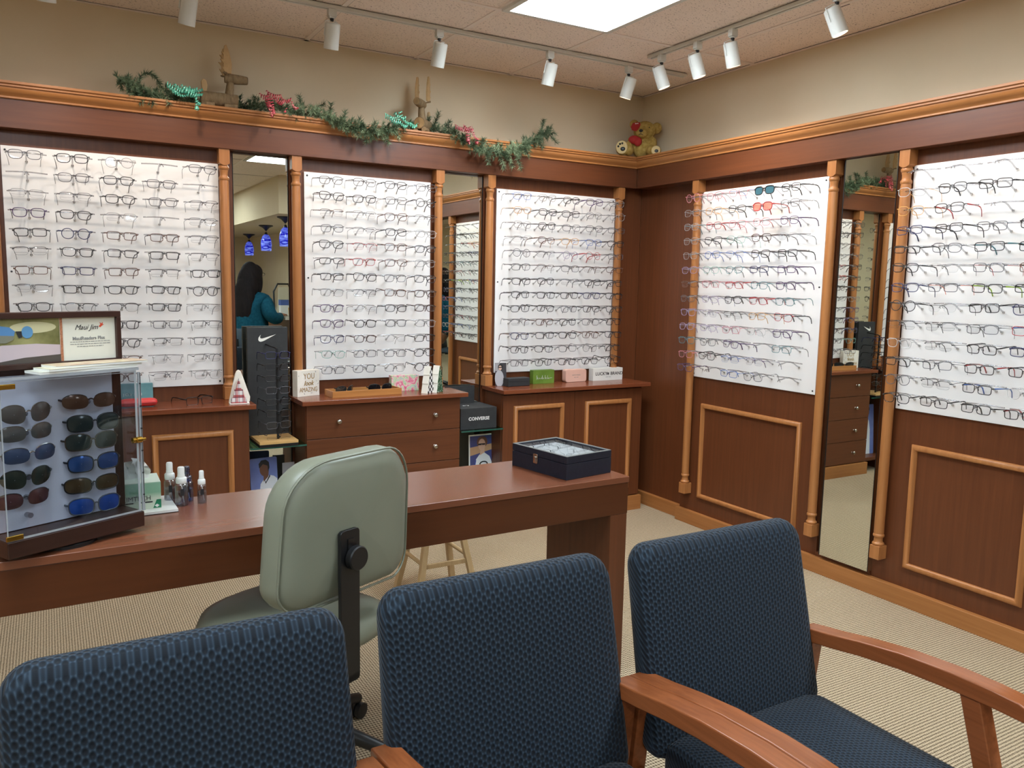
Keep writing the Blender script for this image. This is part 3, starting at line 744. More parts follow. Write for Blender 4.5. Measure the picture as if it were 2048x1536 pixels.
# ------------------------------------------------------------------ blue armchairs (facing away from the desk, towards -y)
def armchair(cx, label, cy=1.24):
    t = thing('waiting_chair', label, 'armchair', (cx, cy, 0), 0, 'blue upholstered waiting chairs')
    m = MB(); n = 10; W = .545; rows = []
    zs = [.40, .44, .55, .66, .76, .83]
    # rounded-box back, leaning away from the sitter
    slab(m, W, .40, .862, .078, .05, .04, .039, 0, 6)
    m.v = [(x*(1-.035*((z-.4)/.46))-.004, y+(z-.44)*.215, z) for x, y, z in m.v]
    m.build('backrest', M['weave'], t, smooth=70)
    m = MB(); rows = []
    def so(s, z):
        P = []
        for x, y in rrect(.492, .52, .035, 5, 0, -.235): P.append((x*s, -.235+(y+.235)*s, z+(.012*math.sin(PI*min(1, max(0, (y+.5)/.52))) if z > .42 else 0)-.02*(-(y)/.5 < .5)*0))
        return P
    m.rings([so(.02, .452), so(.7, .452), (so(.93, .448)), so(.985, .437), so(1, .42), so(1, .385), so(.985, .37), so(.02, .365)]); m.build('seat', M['weave'], t, smooth=60)
    for sx in (-1, 1):
        x0, x1 = (sx*.2485, sx*.2985) if sx > 0 else (sx*.2985, sx*.2485)
        top = [(.075,.588), (.04,.594), (-.02,.603), (-.10,.618), (-.20,.632), (-.32,.640), (-.40,.640), (-.455,.637), (-.478,.629), (-.487,.617)]
        bot = [(-.484,.606), (-.470,.600), (-.40,.602), (-.32,.600), (-.20,.593), (-.10,.581), (-.02,.567), (.04,.558), (.075,.553)]
        m = MB(); m.prism(top+bot, x0, x1, 'x'); m.build('armrest', M['armwood'], t, bevel=(.004, 2))
        xm = sx*.2735; h = .02
        m = MB(); m.hexa([(xm-h,-.545,0),(xm+h,-.545,0),(xm+h,-.505,0),(xm-h,-.505,0),(xm-h,-.378,.605),(xm+h,-.378,.605),(xm+h,-.335,.605),(xm-h,-.335,.605)]); m.build('leg', M['armwood'], t, bevel=.003)
        m = MB(); m.hexa([(xm-h,.10,0),(xm+h,.10,0),(xm+h,.14,0),(xm-h,.14,0),(xm-h,.035,.57),(xm+h,.035,.57),(xm+h,.075,.57),(xm-h,.075,.57)]); m.build('leg', M['armwood'], t, bevel=.003)
        m = MB(); m.box(xm-.012, xm+.012, -.45, .08, .33, .372); m.build('side_rail', M['armwood'], t, bevel=.003)
    m = MB(); m.box(-.26, .26, -.44, -.415, .32, .366); m.build('front_rail', M['armwood'], t, bevel=.003)
    return t
armchair(.176, 'navy honeycomb waiting chair nearest, cut off by the bottom left picture edge', 1.215)
armchair(.775, 'navy honeycomb waiting chair in the middle of the row of three')
armchair(1.3725, 'navy honeycomb waiting chair at the right end of the row, seat and arm showing')
# ------------------------------------------------------------------ things on the cabinets
def flat(parent, name, poly, mat, y=-.0004):
    """flat printed shape on a card: poly in card (x, z)"""
    m = MB(); m.add([(x, y, z) for x, z in poly], [tuple(range(len(poly)))]); return m.build(name, mat, parent, fix=False)
# teal box, red case, black glasses on the low cabinet
t = thing('lettered_box', 'flat teal box with white lettering standing behind the red glasses case', 'box', (.335, 4.205, ZT))
M['tealbox'] = noisy('teal_box_card', (88,140,146), (112,160,164), (9,9,9), .5)
m = MB(); m.box(-.09, .09, -.012, .012, 0, .098); m.build('box', M['tealbox'], t, bevel=.001)
text('lettering', 'J O V S   N', .018, M['silverink'], t, (.0, -.0126, .046))
t = thing('glasses_case', 'red rounded hard glasses case lying on the low cabinet', 'glasses case', (.350, 4.085, ZT))
M['redcase'] = plain('red_case', (196,50,48), .35)
m = MB(); m.rings([[(x, r*math.cos(a), .022+.020*math.sin(a)*r/.028) for a in [2*PI*i/18 for i in range(18)]] for x, r in ((-.082,.002),(-.079,.016),(-.070,.024),(-.055,.028),(.055,.028),(.070,.024),(.079,.016),(.082,.002))]); m.build('shell', M['redcase'], t, smooth=60)
m = MB(); m.box(-.079, .079, -.0286, -.026, .0205, .0217); m.build('seam', M['ink'], t)
g = make_glasses('r', 'k', 'k', (.620, 4.075, ZT+.0245), (.0, 0, .35), 'black rectangular glasses lying open on the low cabinet right of the red case', None, scale=1.1)
# plaid tree with white back tree
t = thing('wooden_tree', 'whitewashed wooden tree with red plaid front at the right end of the low cabinet', 'tree decoration', (.795, 4.035, ZT), -.1)
M['wash'] = noisy('whitewash', (226,220,206), (240,236,226), (20,20,20), .6)
m = MB(); pts = [(-.048,0),(-.046,.015),(-.016,.142),(-.009,.158),(0,.164),(.009,.158),(.016,.142),(.052,.03),(.05,.01),(.044,0)]
m.prism(pts, .0, .022, 'y'); m.build('back_tree', M['wash'], t, bevel=.003)
def plaid_mat():
    m, nt, b = nmat('red_white_plaid'); L = nt.links.new
    tc = N(nt, 'ShaderNodeTexCoord'); sp = N(nt, 'ShaderNodeSeparateXYZ'); L(tc.outputs['Object'], sp.inputs[0])
    def band(src, p, ph, w):
        a = N(nt, 'ShaderNodeMath', operation='MULTIPLY_ADD'); L(src, a.inputs[0]); a.inputs[1].default_value = 1/p; a.inputs[2].default_value = ph
        f = N(nt, 'ShaderNodeMath', operation='FRACT'); L(a.outputs[0], f.inputs[0])
        c = N(nt, 'ShaderNodeMath', operation='LESS_THAN'); L(f.outputs[0], c.inputs[0]); c.inputs[1].default_value = w; return c.outputs[0]
    col = None; base = (*lin((226,222,222)), 1)
    for src, p, ph, w, c, fac in ((sp.outputs['Z'], .034, .12, .42, (176,44,44), .85), (sp.outputs['X'], .034, .55, .36, (176,44,44), .6), (sp.outputs['Z'], .034, .05, .08, (30,34,60), .8), (sp.outputs['X'], .017, .2, .12, (30,34,60), .8)):
        mx = N(nt, 'ShaderNodeMix', data_type='RGBA'); sc = N(nt, 'ShaderNodeMath', operation='MULTIPLY'); L(band(src, p, ph, w), sc.inputs[0]); sc.inputs[1].default_value = fac
        L(sc.outputs[0], mx.inputs[0])
        if col is None: mx.inputs[6].default_value = base
        else: L(col, mx.inputs[6])
        mx.inputs[7].default_value = (*lin(c), 1); col = mx.outputs[2]
    L(col, b.inputs['Base Color']); b.inputs['Roughness'].default_value = .6; return m
M['plaid'] = plaid_mat()
m = MB(); m.prism([(-.040,0),(.036,0),(.030,.03),(.024,.03),(.016,.07),(.010,.07),(-.001,.125),(-.016,.07),(-.022,.07),(-.028,.03),(-.035,.03)], -.022, -.002, 'y'); m.build('plaid_tree', M['plaid'], t, bevel=.001)
m = MB(); m.box(-.046, .046, -.026, .026, -.0, .004); m.build('base', M['white'], t)
# card sign
t = thing('message_box', 'white box sign reading you look amazing on the drawer chest', 'sign', (1.172, 4.155, ZT), .33)
m = MB(); m.box(-.068, .068, 0, .045, 0, .137); m.build('box', M['wash'], t, bevel=.001)
text('lettering', 'YOU', .043, M['gold'], t, (.004, -.0008, .104), width=.75)
text('lettering', 'look', .036, M['gold'], t, (0, -.0008, .068), shear=.35, width=.9, offset=.0006)
text('lettering', 'AMAZING', .034, M['gold'], t, (0, -.0008, .034), width=.72)
rr = random.Random(3); m = MB()
for i in range(34):
    x, z = rr.uniform(-.062, .062), rr.uniform(.008, .13)
    if abs(x) < .046 and .018 < z < .124: continue
    m.add([(x+.0022*math.cos(2*PI*j/6), -.0006, z+.0022*math.sin(2*PI*j/6)) for j in range(6)], [tuple(range(6))])
m.build('dots', M['greyink'], t, fix=False)
# tray with two sunglasses
t = thing('wooden_tray', 'shallow wooden tray holding two dark sunglasses on the drawer chest', 'tray', (1.455, 4.10, ZT), .04)
M['traywood'] = wood('tray_wood', (160,104,54), (186,128,70), 'x')
w, d, h = .195, .062, .034
m = MB()
for q in ((-w, w, -d, -d+.008), (-w, w, d-.008, d), (-w, -w+.008, -d+.008, d-.008), (w-.008, w, -d+.008, d-.008)): m.box(*q, 0, h)
m.build('rim', M['traywood'], t, bevel=.001)
m = MB(); m.box(-w+.008, w-.008, -d+.008, d-.008, 0, .012); m.build('lining', M['black'], t)
def sun_shape(name, label, loc, rot, lensm, framem, style, cat='sunglasses', group=None, temple=True, s=1.0, rimless=False):
    """wrap sunglasses with large tinted lenses, temples going to +y"""
    t = thing(name, label, cat, loc, rot, group); t.scale = (s, s, s)
    a, b, p, drop = {'sport': (.032, .0205, 2.5, .10), 'aviator': (.030, .0245, 2.3, .16), 'square': (.031, .0235, 3.0, .10), 'wrap': (.033, .0215, 2.9, .10)}[style]
    off = a+.006; fr = MB(); P2 = {}
    for sg in (-1, 1):
        P = []
        for i in range(28):
            u = 2*PI*i/28; c, z_ = math.cos(u), math.sin(u)
            x = a*math.copysign(abs(c)**(2/p), c); z = b*math.copysign(abs(z_)**(2/p), z_)
            if style in ('aviator',): z -= .004*(x/a)*-1 if z < 0 else 0
            x *= 1+drop*z/b*.6; z -= .003*(x/a)**2
            X = x+off; P.append((sg*X, 3.1*X*X, z))
        q = MB()
        rows = []
        cxx = sg*off
        for sc in (.02, .35, .7, 1.0): rows.append([(cxx+(x-cxx)*sc, 3.1*(cxx+(x-cxx)*sc)**2-.0035*(1-sc*sc), z*sc) for x, y, z in P])
        q.rings(rows, True, False); q.build('lens', lensm, t, smooth=180, fix=False)
        if not rimless: fr.tube(P, .0019, 5, True)
        else: fr.tube(P[2:12], .0012, 5)
        ex = sg*(off+a*.98); fr.tube([(ex, 3.1*ex*ex, .004), (sg*.0735, .020, .0055), (sg*.0745, .028, .0055)], .0022, 6, flat=(.8, 1.4))
        if temple:
            q = MB(); q.tube([(sg*.0745, .028, .0055), (sg*.075, .06, .006), (sg*.073, .085, .004), (sg*.070, .108, -.006)], [.0028,.0026,.0026,.0022], 6, flat=(.6, 1.6) if not rimless else (.6, .8)); q.build('temple', framem, t, smooth=60)
    fr.tube([(-.0065, .0005, .005), (0, -.0015, .0075), (.0065, .0005, .005)], .0022, 6); fr.build('frame', framem, t, smooth=60)
    return t
M['sungrey'] = plain('dark_grey_lens', (44,46,50), .12, .25)
M['sunblack'] = plain('black_lens', (20,20,24), .12, .2)
M['silverframe'] = plain('silver_frame', (188,184,176), .25, .9)
M['blackframe'] = plain('black_frame', (22,22,25), .3)
sun_shape('sunglasses', 'shiny dark wrap sunglasses at the left end of the wooden tray', (1.352, 4.072, ZT+.034), (.25, .05, .62), plain('glossy_grey_lens', (96,100,100), .06, .8), M['blackframe'], 'wrap', temple=False)
sun_shape('sunglasses', 'black sunglasses at the right end of the wooden tray', (1.545, 4.075, ZT+.034), (.1, 0, .1), M['sunblack'], M['blackframe'], 'square', temple=False)
# floral box
t = thing('floral_box', 'box with pink, green and blue floral print on the drawer chest', 'box', (1.722, 4.185, ZT), .0)
def floral():
    m, nt, b = nmat('watercolour_floral_print'); L = nt.links.new
    tc = N(nt, 'ShaderNodeTexCoord'); nz = N(nt, 'ShaderNodeTexNoise', i_Scale=26.0, i_Detail=3.0, i_Distortion=1.5); L(tc.outputs['Object'], nz.inputs['Vector'])
    cr = N(nt, 'ShaderNodeValToRGB'); e = cr.color_ramp.elements
    e[0].position = .30; e[0].color = (*lin((206,84,124)), 1); e[1].position = .72; e[1].color = (*lin((120,176,206)), 1)
    for p, c in ((.42, (226,140,160)), (.48, (238,208,206)), (.54, (164,206,140)), (.60, (206,226,206)), (.66, (172,160,210))):
        k_ = e.new(p); k_.color = (*lin(c), 1)
    L(nz.outputs['Fac'], cr.inputs[0]); L(cr.outputs[0], b.inputs['Base Color']); b.inputs['Roughness'].default_value = .45; return m
M['floral'] = floral()
m = MB(); m.box(-.082, .082, -.02, .02, 0, .088); m.build('box', M['floral'], t, bevel=.001)
# two wooden trees
M['treewhite'] = plain('tree_white_paint', (232,230,220), .5)
def tree_outline(w, h):
    return [(-w,0),(w,0),(w*.66,h*.36),(w*.74,h*.36),(w*.40,h*.68),(w*.47,h*.68),(0.10*w,h),(-.10*w,h),(-w*.47,h*.68),(-w*.40,h*.68),(-w*.74,h*.36),(-w*.66,h*.36)]
def check_mat(name, kind):
    m, nt, b = nmat(name); L = nt.links.new; tc = N(nt, 'ShaderNodeTexCoord')
    if kind == 'check':
        k_ = N(nt, 'ShaderNodeTexChecker', i_Scale=62.0); k_.inputs['Color1'].default_value = (*lin((24,24,26)), 1); k_.inputs['Color2'].default_value = (*lin((222,222,220)), 1)
        mp = N(nt, 'ShaderNodeMapping'); mp.inputs['Location'].default_value = (.002, .508, .004); L(tc.outputs['Object'], mp.inputs[0]); L(mp.outputs[0], k_.inputs['Vector']); L(k_.outputs[0], b.inputs['Base Color'])
    else:
        vo = N(nt, 'ShaderNodeTexVoronoi', i_Scale=130.0); L(tc.outputs['Object'], vo.inputs['Vector'])
        lt = N(nt, 'ShaderNodeMath', operation='LESS_THAN'); L(vo.outputs['Distance'], lt.inputs[0]); lt.inputs[1].default_value = .27
        mx = N(nt, 'ShaderNodeMix', data_type='RGBA'); L(lt.outputs[0], mx.inputs[0]); mx.inputs[6].default_value = (*lin((36,84,54)), 1); mx.inputs[7].default_value = (*lin((226,232,220)), 1); L(mx.outputs[2], b.inputs['Base Color'])
    b.inputs['Roughness'].default_value = .6; return m
M['check'] = check_mat('black_white_check', 'check'); M['dotgreen'] = check_mat('green_white_dots', 'dot')
for nm, x, y, mt_, lb in (('tree_front', 1.818, 4.03, 'check', 'small wooden tree with black and white checked front on the drawer chest'), ('tree_front', 1.880, 4.045, 'dotgreen', 'small wooden tree with green dotted front at the right end of the drawer chest')):
    t = thing('wooden_tree', lb, 'tree decoration', (x, y, ZT), .62)
    m = MB(); m.prism(tree_outline(.037, .148), -.0, .040, 'y'); m.build('body', M['treewhite'], t)
    m = MB(); o_ = tree_outline(.036, .1475); m.add([(a_, -.0006, b_) for a_, b_ in o_], [tuple(range(len(o_)))]); m.build(nm, M[mt_], t, fix=False)
# corner cabinet cases
t = thing('photo_card', 'photo card of a woman in sunglasses leaning beside a black case on the corner cabinet', 'card', (2.335, 4.16, ZT), -.2)
M['cardback'] = plain('grey_card', (150,148,150), .5); M['skin_l'] = plain('printed_light_skin', (206,168,146), .5); M['skin_d'] = plain('printed_dark_skin', (108,72,54), .5)
m = MB(); m.prism([(-.035, 0), (.035, 0), (.035, .138), (-.035, .138)], 0, .002, 'y'); m.build('card', plain('card_dark_photo', (58,54,58), .45), t, rot=(-.10, 0, 0))
def figure(par, shapes):
    for i, (nm, poly, mat) in enumerate(shapes): flat(par, nm, poly, mat, -.0006-.0003*i)
c_ = t.children[0]
figure(c_, (('printed_panel', [(-.035,.09),(-.006,.09),(-.006,.137),(-.035,.137)], M['cardback']), ('printed_top', ell(-.010,.045,.028,.05,20), plain('printed_grey_lace', (168,166,170), .6)), ('printed_hair', ell(-.002,.112,.016,.02), M['ink']), ('printed_face', ell(-.004,.108,.010,.014), M['skin_l']), ('printed_glasses', [(-.014,.108),(.006,.108),(.006,.114),(-.014,.114)], M['ink'])))
t = thing('black_case', 'long black glasses case lying in front of the photo card on the corner cabinet', 'glasses case', (2.425, 4.13, ZT), .07)
m = MB(); m.box(-.078, .078, -.03, .03, 0, .050); m.build('case', M['charcoal'], t, bevel=.004)
m = MB(); m.box(-.079, .079, -.031, .031, .030, .031); m.build('seam', M['ink'], t)
t = thing('green_case', 'green box with white handwritten script on the corner cabinet', 'glasses case', (2.64, 4.185, ZT), .0)
M['greenbox'] = noisy('moss_green_card', (92,124,40), (108,140,52), (20,20,20), .5)
m = MB(); m.box(-.077, .077, -.02, .02, 0, .084); m.build('box', M['greenbox'], t, bevel=.001)
m = MB()
for st in ([(-.05,.052),(-.05,.026)], [(-.05,.034),(-.044,.039),(-.041,.028)], [(-.036,.029),(-.032,.037),(-.028,.029),(-.027,.036),(-.023,.028)], [(-.013,.030),(-.018,.034),(-.014,.037),(-.010,.052),(-.010,.028)], [(-.006,.034),(-.001,.036),(-.002,.029),(-.006,.031)],
           [(.010,.052),(.009,.027)], [(.018,.038),(.011,.034),(.018,.028)], [(.022,.036),(.023,.028)], [(.028,.050),(.028,.029),(.032,.033),(.036,.036),(.031,.029),(.040,.031),(.048,.034),(.060,.034)]):
    m.tube([(x, -.0205, z) for x, z in st], .0010, 5)
m.build('script_lettering', M['silverink'], t)
t = thing('pink_case', 'pale pink rounded case with small lettering on the corner cabinet', 'glasses case', (2.882, 4.185, ZT), .0)
M['pinkcase'] = plain('pale_pink_case', (226,182,164), .4)
m = MB(); m.prism(rrect(.158, .080, .014, 5, 0, .04), -.022, .022, 'y'); m.build('case', M['pinkcase'], t, bevel=.003)
text('lettering', 'KATE SPADE', .0095, M['greyink'], t, (0, -.0226, .044), space=1.2); text('lettering', 'NEW YORK', .0055, M['greyink'], t, (0, -.0226, .030), space=1.2)
t = thing('white_case', 'long white box with dark capital lettering at the right end of the corner cabinet', 'box', (3.135, 4.185, ZT), .0)
m = MB(); m.box(-.124, .112, -.024, .024, 0, .080); m.build('box', M['white'], t, bevel=.001)
text('lettering', 'LUCKY   BRAND', .029, M['ink'], t, (.004, -.0246, .044), space=1.03, offset=.0004)
m = MB()
for dx, dz in ((-.0035,.0035),(.0035,.0035),(-.0035,-.0035),(.0035,-.0035)): m.add([(-.006+dx+.0042*math.cos(2*PI*i/10), -.025, .044+dz+.0042*math.sin(2*PI*i/10)) for i in range(10)], [tuple(range(10))])
m.build('clover_mark', M['ink'], t, fix=False)
m = MB(); m.box(-.024, -.004, -.0246, -.0242, .0215, .0238); m.box(0, .018, -.0246, -.0242, .0215, .0238); m.build('small_print', M['greyink'], t)

# ------------------------------------------------------------------ sports brand display on the left glass shelf
t = thing('sports_display', 'tall black display with white check mark and a wooden foot on the glass shelf', 'display stand', (.972, 4.09, .61))
M['footwood'] = wood('bamboo_foot', (190,150,92), (208,170,112), 'x', .4)
m = MB(); m.box(-.094, .097, -.108, .115, 0, .014); m.build('foot_pad', M['black'], t)
m = MB(); m.box(-.094, .097, -.108, .115, .014, .028); m.build('foot', M['footwood'], t, bevel=.001)
m = MB(); m.box(-.104, .100, .088, .114, .028, .585); m.build('backboard', M['charcoal'], t, bevel=.0015)
m = MB()
for i in range(9): m.box(-.1055, -.104, .094, .108, .06+.058*i, .066+.058*i)
m.build('edge_clip', M['chrome'], t)
sw = [(-.045,.0),( -.047,.010),(-.040,.024),(-.038,.024),(-.040,.012),(-.036,.006),(-.028,.005),(-.018,.0085),(.044,.034),(.020,.0165),(-.012,.0005),(-.026,-.0055),(-.036,-.0065)]
m = MB(); sp_ = [(x*.95-.0, z*1.0) for x, z in ((-.033,.0265),(-.0445,.0125),(-.047,.0035),(-.0455,-.0035),(-.041,-.008),(-.034,-.0095),(-.024,-.0075),(-.012,-.0025),(.047,.0275),(-.014,.0095),(-.027,.0066),(-.034,.0075),(-.0375,.0115),(-.0375,.0165))]
m.prism([(x-.004, z+.521) for x, z in sp_], .0872, .088, 'y'); m.build('check_mark_logo', M['white'], t)
m = MB(); m.box(-.005+.012, .005+.012, -.045, -.036, .028, .485); m.build('post', M['black'], t)
m = MB(); m.tube([(-.012,.088,.498), (.012,-.03,.486), (.0125,-.04,.48)], .004, 8); m.build('top_arm', M['steel'], t, smooth=60)
m = MB()
for i in range(8):
    z = .452-.0587*i; m.box(.005, .019, -.062, -.040, z-.004, z+.002)
m.build('nose_rest', M['black'], t)
nk = (('rv', 'v', 'navy'), ('nk', 'k', 'black'), ('nk', 'k', 'black'), ('rg', 'g', 'grey'), ('nk', 'k', 'black'), ('rk', 'k', 'black'), ('rg', 'g', 'grey'), ('hk', 'k', 'black'))
for i, (tk, tc, cn) in enumerate(nk):
    z = .61+.460-.0587*i
    make_glasses(tk[0], tk[1], tc, (.984, 4.028, z), (0, random.uniform(-.03, .03), .10), '%s glasses on the black sports display, %s from the top' % (cn, ['first', 'second', 'third', 'fourth', 'fifth', 'sixth', 'seventh', 'lowest'][i]), 'glasses on the black sports display')
# poster leaning in the niche below
t = thing('poster', 'blue poster of a man in a white polo shirt standing below the sports display', 'poster', (.935, 4.12, .12), .12)
M['posterblue'] = noisy('poster_blue', (96,112,172), (130,144,196), (4,4,4), .4)
m = MB(); m.prism(rrect(.142, .405, .008, 3, 0, .2025), 0, .002, 'y'); c_ = m.build('print', M['posterblue'], t, rot=(-.08, 0, 0))
M['polo'] = plain('printed_white_polo', (214,216,220), .5)
figure(c_, (('printed_shoulders', [(-.028,.0),(.069,.0),(.069,.29),(.052,.305),(.03,.312),(.0,.296),(-.02,.27),(-.03,.20)], M['polo']),
            ('printed_neck', [(-.004,.28),(.022,.305),(.026,.335),(-.002,.335)], M['skin_d']), ('printed_head', ell(.002,.345,.024,.036), M['skin_d']),
            ('printed_hair', [(-.024,.352),(-.026,.375),(-.012,.392),(.012,.394),(.028,.380),(.030,.352),(.022,.330),(.020,.362),(-.004,.372)], M['ink']),
            ('printed_collar', [(.0,.296),(.006,.268),(.032,.306),(.030,.316),(.008,.278)], M['ink'])))
# second niche: shoe brand box, black card, framed photo
t = thing('shoe_brand_box', 'black box with white capital lettering on the glass shelf right of the drawer chest', 'box', (2.116, 4.13, .61))
m = MB(); m.box(-.118, .115, -.11, .10, 0, .122); m.build('box', M['charcoal'], t, bevel=.0015)
text('lettering', 'CONVERSE', .026, M['silverink'], t, (.0, -.1108, .060), space=1.05, offset=.0009)
m = MB(); m.add([(-.045+.014*(1 if i % 2 == 0 else .42)*math.cos(PI*i/5+.3), -.005+.014*(1 if i % 2 == 0 else .42)*math.sin(PI*i/5+.3), .1226) for i in range(10)], [tuple(range(10))])
m.add([(-.030, -.022, .1226), (-.024, -.022, .1226), (-.012, -.004, .1226), (-.024, .014, .1226), (-.030, .014, .1226), (-.018, -.004, .1226)], [(0,1,2,3,4,5)]); m.build('star_chevron_mark', M['silverink'], t, fix=False)
t = thing('black_card', 'black card propped upright on the shoe brand box', 'card', (2.086, 4.215, .7321), .02)
m = MB(); m.box(-.098, .098, -.003, .003, 0, .105); m.build('card', M['charcoal'], t)
t = thing('framed_photo', 'white bordered photo of a boy in glasses and baseball shirt below the shoe brand box', 'photo', (2.190, 4.11, .12), .02)
m = MB(); m.box(-.083, .083, 0, .003, 0, .435); c_ = m.build('print', M['white'], t, rot=(-.05, 0, 0))
figure(c_, (('printed_background', [(-.075,.008),(.075,.008),(.075,.427),(-.075,.427)], plain('printed_blue', (66,72,124), .45)), ('printed_sand', [(-.075,.31),(.075,.34),(.075,.375),(-.075,.36)], plain('printed_sand', (190,150,116), .5)),
            ('printed_jersey', [(-.055,.008),(.072,.008),(.072,.26),(.055,.30),(.02,.325),(-.012,.315),(-.038,.285),(-.055,.22)], M['polo']), ('printed_jersey_trim', [(-.055,.008),(-.048,.008),(-.048,.22),(-.034,.283),(-.038,.285),(-.055,.22)], plain('printed_royal_blue', (40,70,160), .5)),
            ('printed_neck', [(-.010,.31),(.022,.325),(.022,.35),(-.004,.35)], M['skin_l']), ('printed_hair', ell(.006,.388,.036,.034), M['skin_d']), ('printed_face', ell(.004,.372,.024,.036), M['skin_l']),
            ('printed_glasses', [(-.020,.380),(.026,.380),(.026,.370),(.006,.370),(.004,.376),(.002,.370),(-.020,.370)], M['ink']), ('printed_emblem', ell(.014,.255,.030,.020), M['ink']), ('printed_emblem_inner', ell(.014,.257,.020,.010), M['polo'])))
t = thing('grey_card', 'small grey folded card standing right of the man poster in the niche', 'card', (1.058, 4.14, .12), .05)
m = MB(); m.box(-.033, .03, 0, .004, 0, .37); m.build('card', M['cardback'], t)
# ------------------------------------------------------------------ sunglasses case on the desk
CA = math.atan2(.155, .308)
case = thing('sunglasses_case', 'clear acrylic sunglasses display case with dark wood base on the desk, left edge', 'display case', (-.105, 2.157, ZD), CA)
def cw(u, v, z):                                                # case coordinates to world
    return (-.105+u*math.cos(CA)-v*math.sin(CA), 2.157+u*math.sin(CA)+v*math.cos(CA), z)
CWid = .345
M['darkwood'] = wood('dark_brown_case_wood', (46,26,20), (60,36,28), 'x', .35)
m = MB(); m.box(0, CWid, 0, .135, .014, .056); m.build('base', M['darkwood'], case, bevel=.003)
m = MB(); m.lathe([(.075, 0), (.075, .008), (.07, .014)], (CWid/2, .08, 0), 32); m.build('turntable', M['black'], case)
m = MB(); m.box(.0, CWid, .088, .108, .056, .59)
frame_o = m.build('back_frame', M['darkwood'], case, bevel=.002)
m = MB(); m.box(.022, .318, .0855, .088, .058, .438); m.build('back_panel', plain('cool_white_panel', (214,216,230), .3), case)
m = MB()                                                        # raised lip round the header
for q in ((0, CWid, .575, .59), (0, CWid, .452, .466), (0, .012, .466, .575), (.333, CWid, .466, .575)): m.box(q[0], q[1], .076, .088, q[2], q[3])
m.build('header_frame', M['darkwood'], case, bevel=.0015)
# header print
hd = MB(); hd.box(.012, .333, .0865, .0879, .466, .575); hp = hd.build('header_print', plain('cream_header_paper', (216,214,200), .4), case)
def hpoly(nm, poly, mat, d):
    m = MB(); m.add([(x, .0864-.0003*d, z) for x, z in poly], [tuple(range(len(poly)))]); m.build(nm, mat, hp, fix=False)
hpoly('printed_meadow', [(.012,.466),(.188,.466),(.188,.575),(.012,.575)], noisy('olive_blur_print', (96,94,52), (150,146,96), (14,14,14), .4), 0)
hpoly('printed_blur', ell(.125,.553,.055,.014), plain('printed_pale_blur', (196,190,150), .5), 1)
hpoly('printed_book', [(.012,.466),(.188,.466),(.188,.508),(.13,.513),(.05,.512),(.012,.500)], plain('printed_mauve_page', (186,170,174), .5), 2)
hpoly('printed_page_shadow', [(.012,.466),(.188,.466),(.188,.484),(.10,.480),(.012,.468)], plain('printed_dark_page', (74,66,60), .5), 3)
hpoly('printed_lens', [(.012,.520),(.06,.517),(.077,.525),(.082,.545),(.070,.555),(.040,.560),(.012,.558)], plain('printed_blue_lens', (84,130,176), .4), 4)
hpoly('printed_lens_shade', [(.012,.520),(.06,.517),(.077,.525),(.080,.534),(.012,.538)], plain('printed_grey_lens', (120,120,104), .4), 5)
hpoly('printed_lens_small', ell(.110,.542,.0135,.015), plain('printed_blue_lens_small', (90,140,180), .4), 4)
hpoly('printed_bridge', [(.083,.545),(.097,.545),(.098,.530),(.090,.528)], M['ink'], 5)
hpoly('copper_strip', [(.188,.466),(.1945,.466),(.1945,.575),(.188,.575)], noisy('copper_glitter', (140,84,56), (190,130,96), (300,300,300), .4), 6)
text('script_lettering', 'Maui Jim', .0185, M['ink'], hp, (.256, .0861, .549), shear=.45, width=.95)
m = MB()
for poly in ([(.289,.551),(.294,.556),(.291,.562),(.297,.558),(.301,.5625),(.3,.556),(.304,.5555),(.298,.552),(.293,.548)],): m.add([(x, .0861, z) for x, z in poly], [tuple(range(len(poly)))])
m.build('red_bird_mark', M['redink'], hp, fix=False)
text('lettering', 'MauiReaders Plus', .0120, M['greyink'], hp, (.262, .0861, .521), offset=.0003)
m = MB()
for z, a, b in ((.5125, .213, .318), (.5065, .213, .318), (.5005, .230, .300)):
    x = a; r_ = random.Random(int(z*1e4))
    while x < b: w_ = r_.uniform(.004, .010); m.box(x, min(x+w_, b), .0860, .0862, z-.0008, z+.0008); x += w_+.0016
m.build('small_print', M['greyink'], hp)
# acrylic box
m = MB()
m.box(0, CWid-.012, .0, .004, .058, .438); m.box(.0, .004, .004, .085, .058, .438); m.box(CWid-.0145, CWid-.0105, .004, .085, .058, .438); m.build('glass_front', M['pane'], case)
m = MB(); m.box(-.004, CWid-.004, -.003, .098, .438, .445); m.build('acrylic_top', M['pane'], case)
m = MB()
m.box(-.004, CWid-.004, -.0035, -.003, .438, .445); m.box(CWid-.016, CWid-.010, -.001, .0, .058, .438); m.box(CWid-.004, CWid+.002, -.001, .006, .058, .432); m.box(0, CWid-.01, -.0008, 0, .058, .063); m.box(0, .003, -.0008, 0, .058, .438); m.box(0, CWid-.01, -.0006, 0, .433, .4345); m.box(CWid-.004, CWid-.0035, -.003, .098, .438, .445)
m.build('polished_edges', M['paneedge'], case)
m = MB(); m.box(CWid-.001, CWid+.0005, -.0015, -.001, .08, .43)
for i in range(6): m.box(CWid-.0035, CWid+.0012, -.0022, -.0015, .10+.06*i, .104+.06*i)
m.build('hinge_pins', M['steel'], case)
m = MB()
for z in (.418, .060): m.box(-.004, .034, -.006, -.001, z, z+.012)
m.build('brass_hinge', M['brass'], case, bevel=.001)
m = MB(); m.lathe([(.0035, -.016), (.0075, -.015), (.0075, -.008), (.005, -.006), (.0085, -.004), (.0085, .010), (.004, .012), (.004, .022)], (CWid-.012, 0, .252), 16, 'x'); m.build('brass_lock', M['brass'], case, smooth=50)
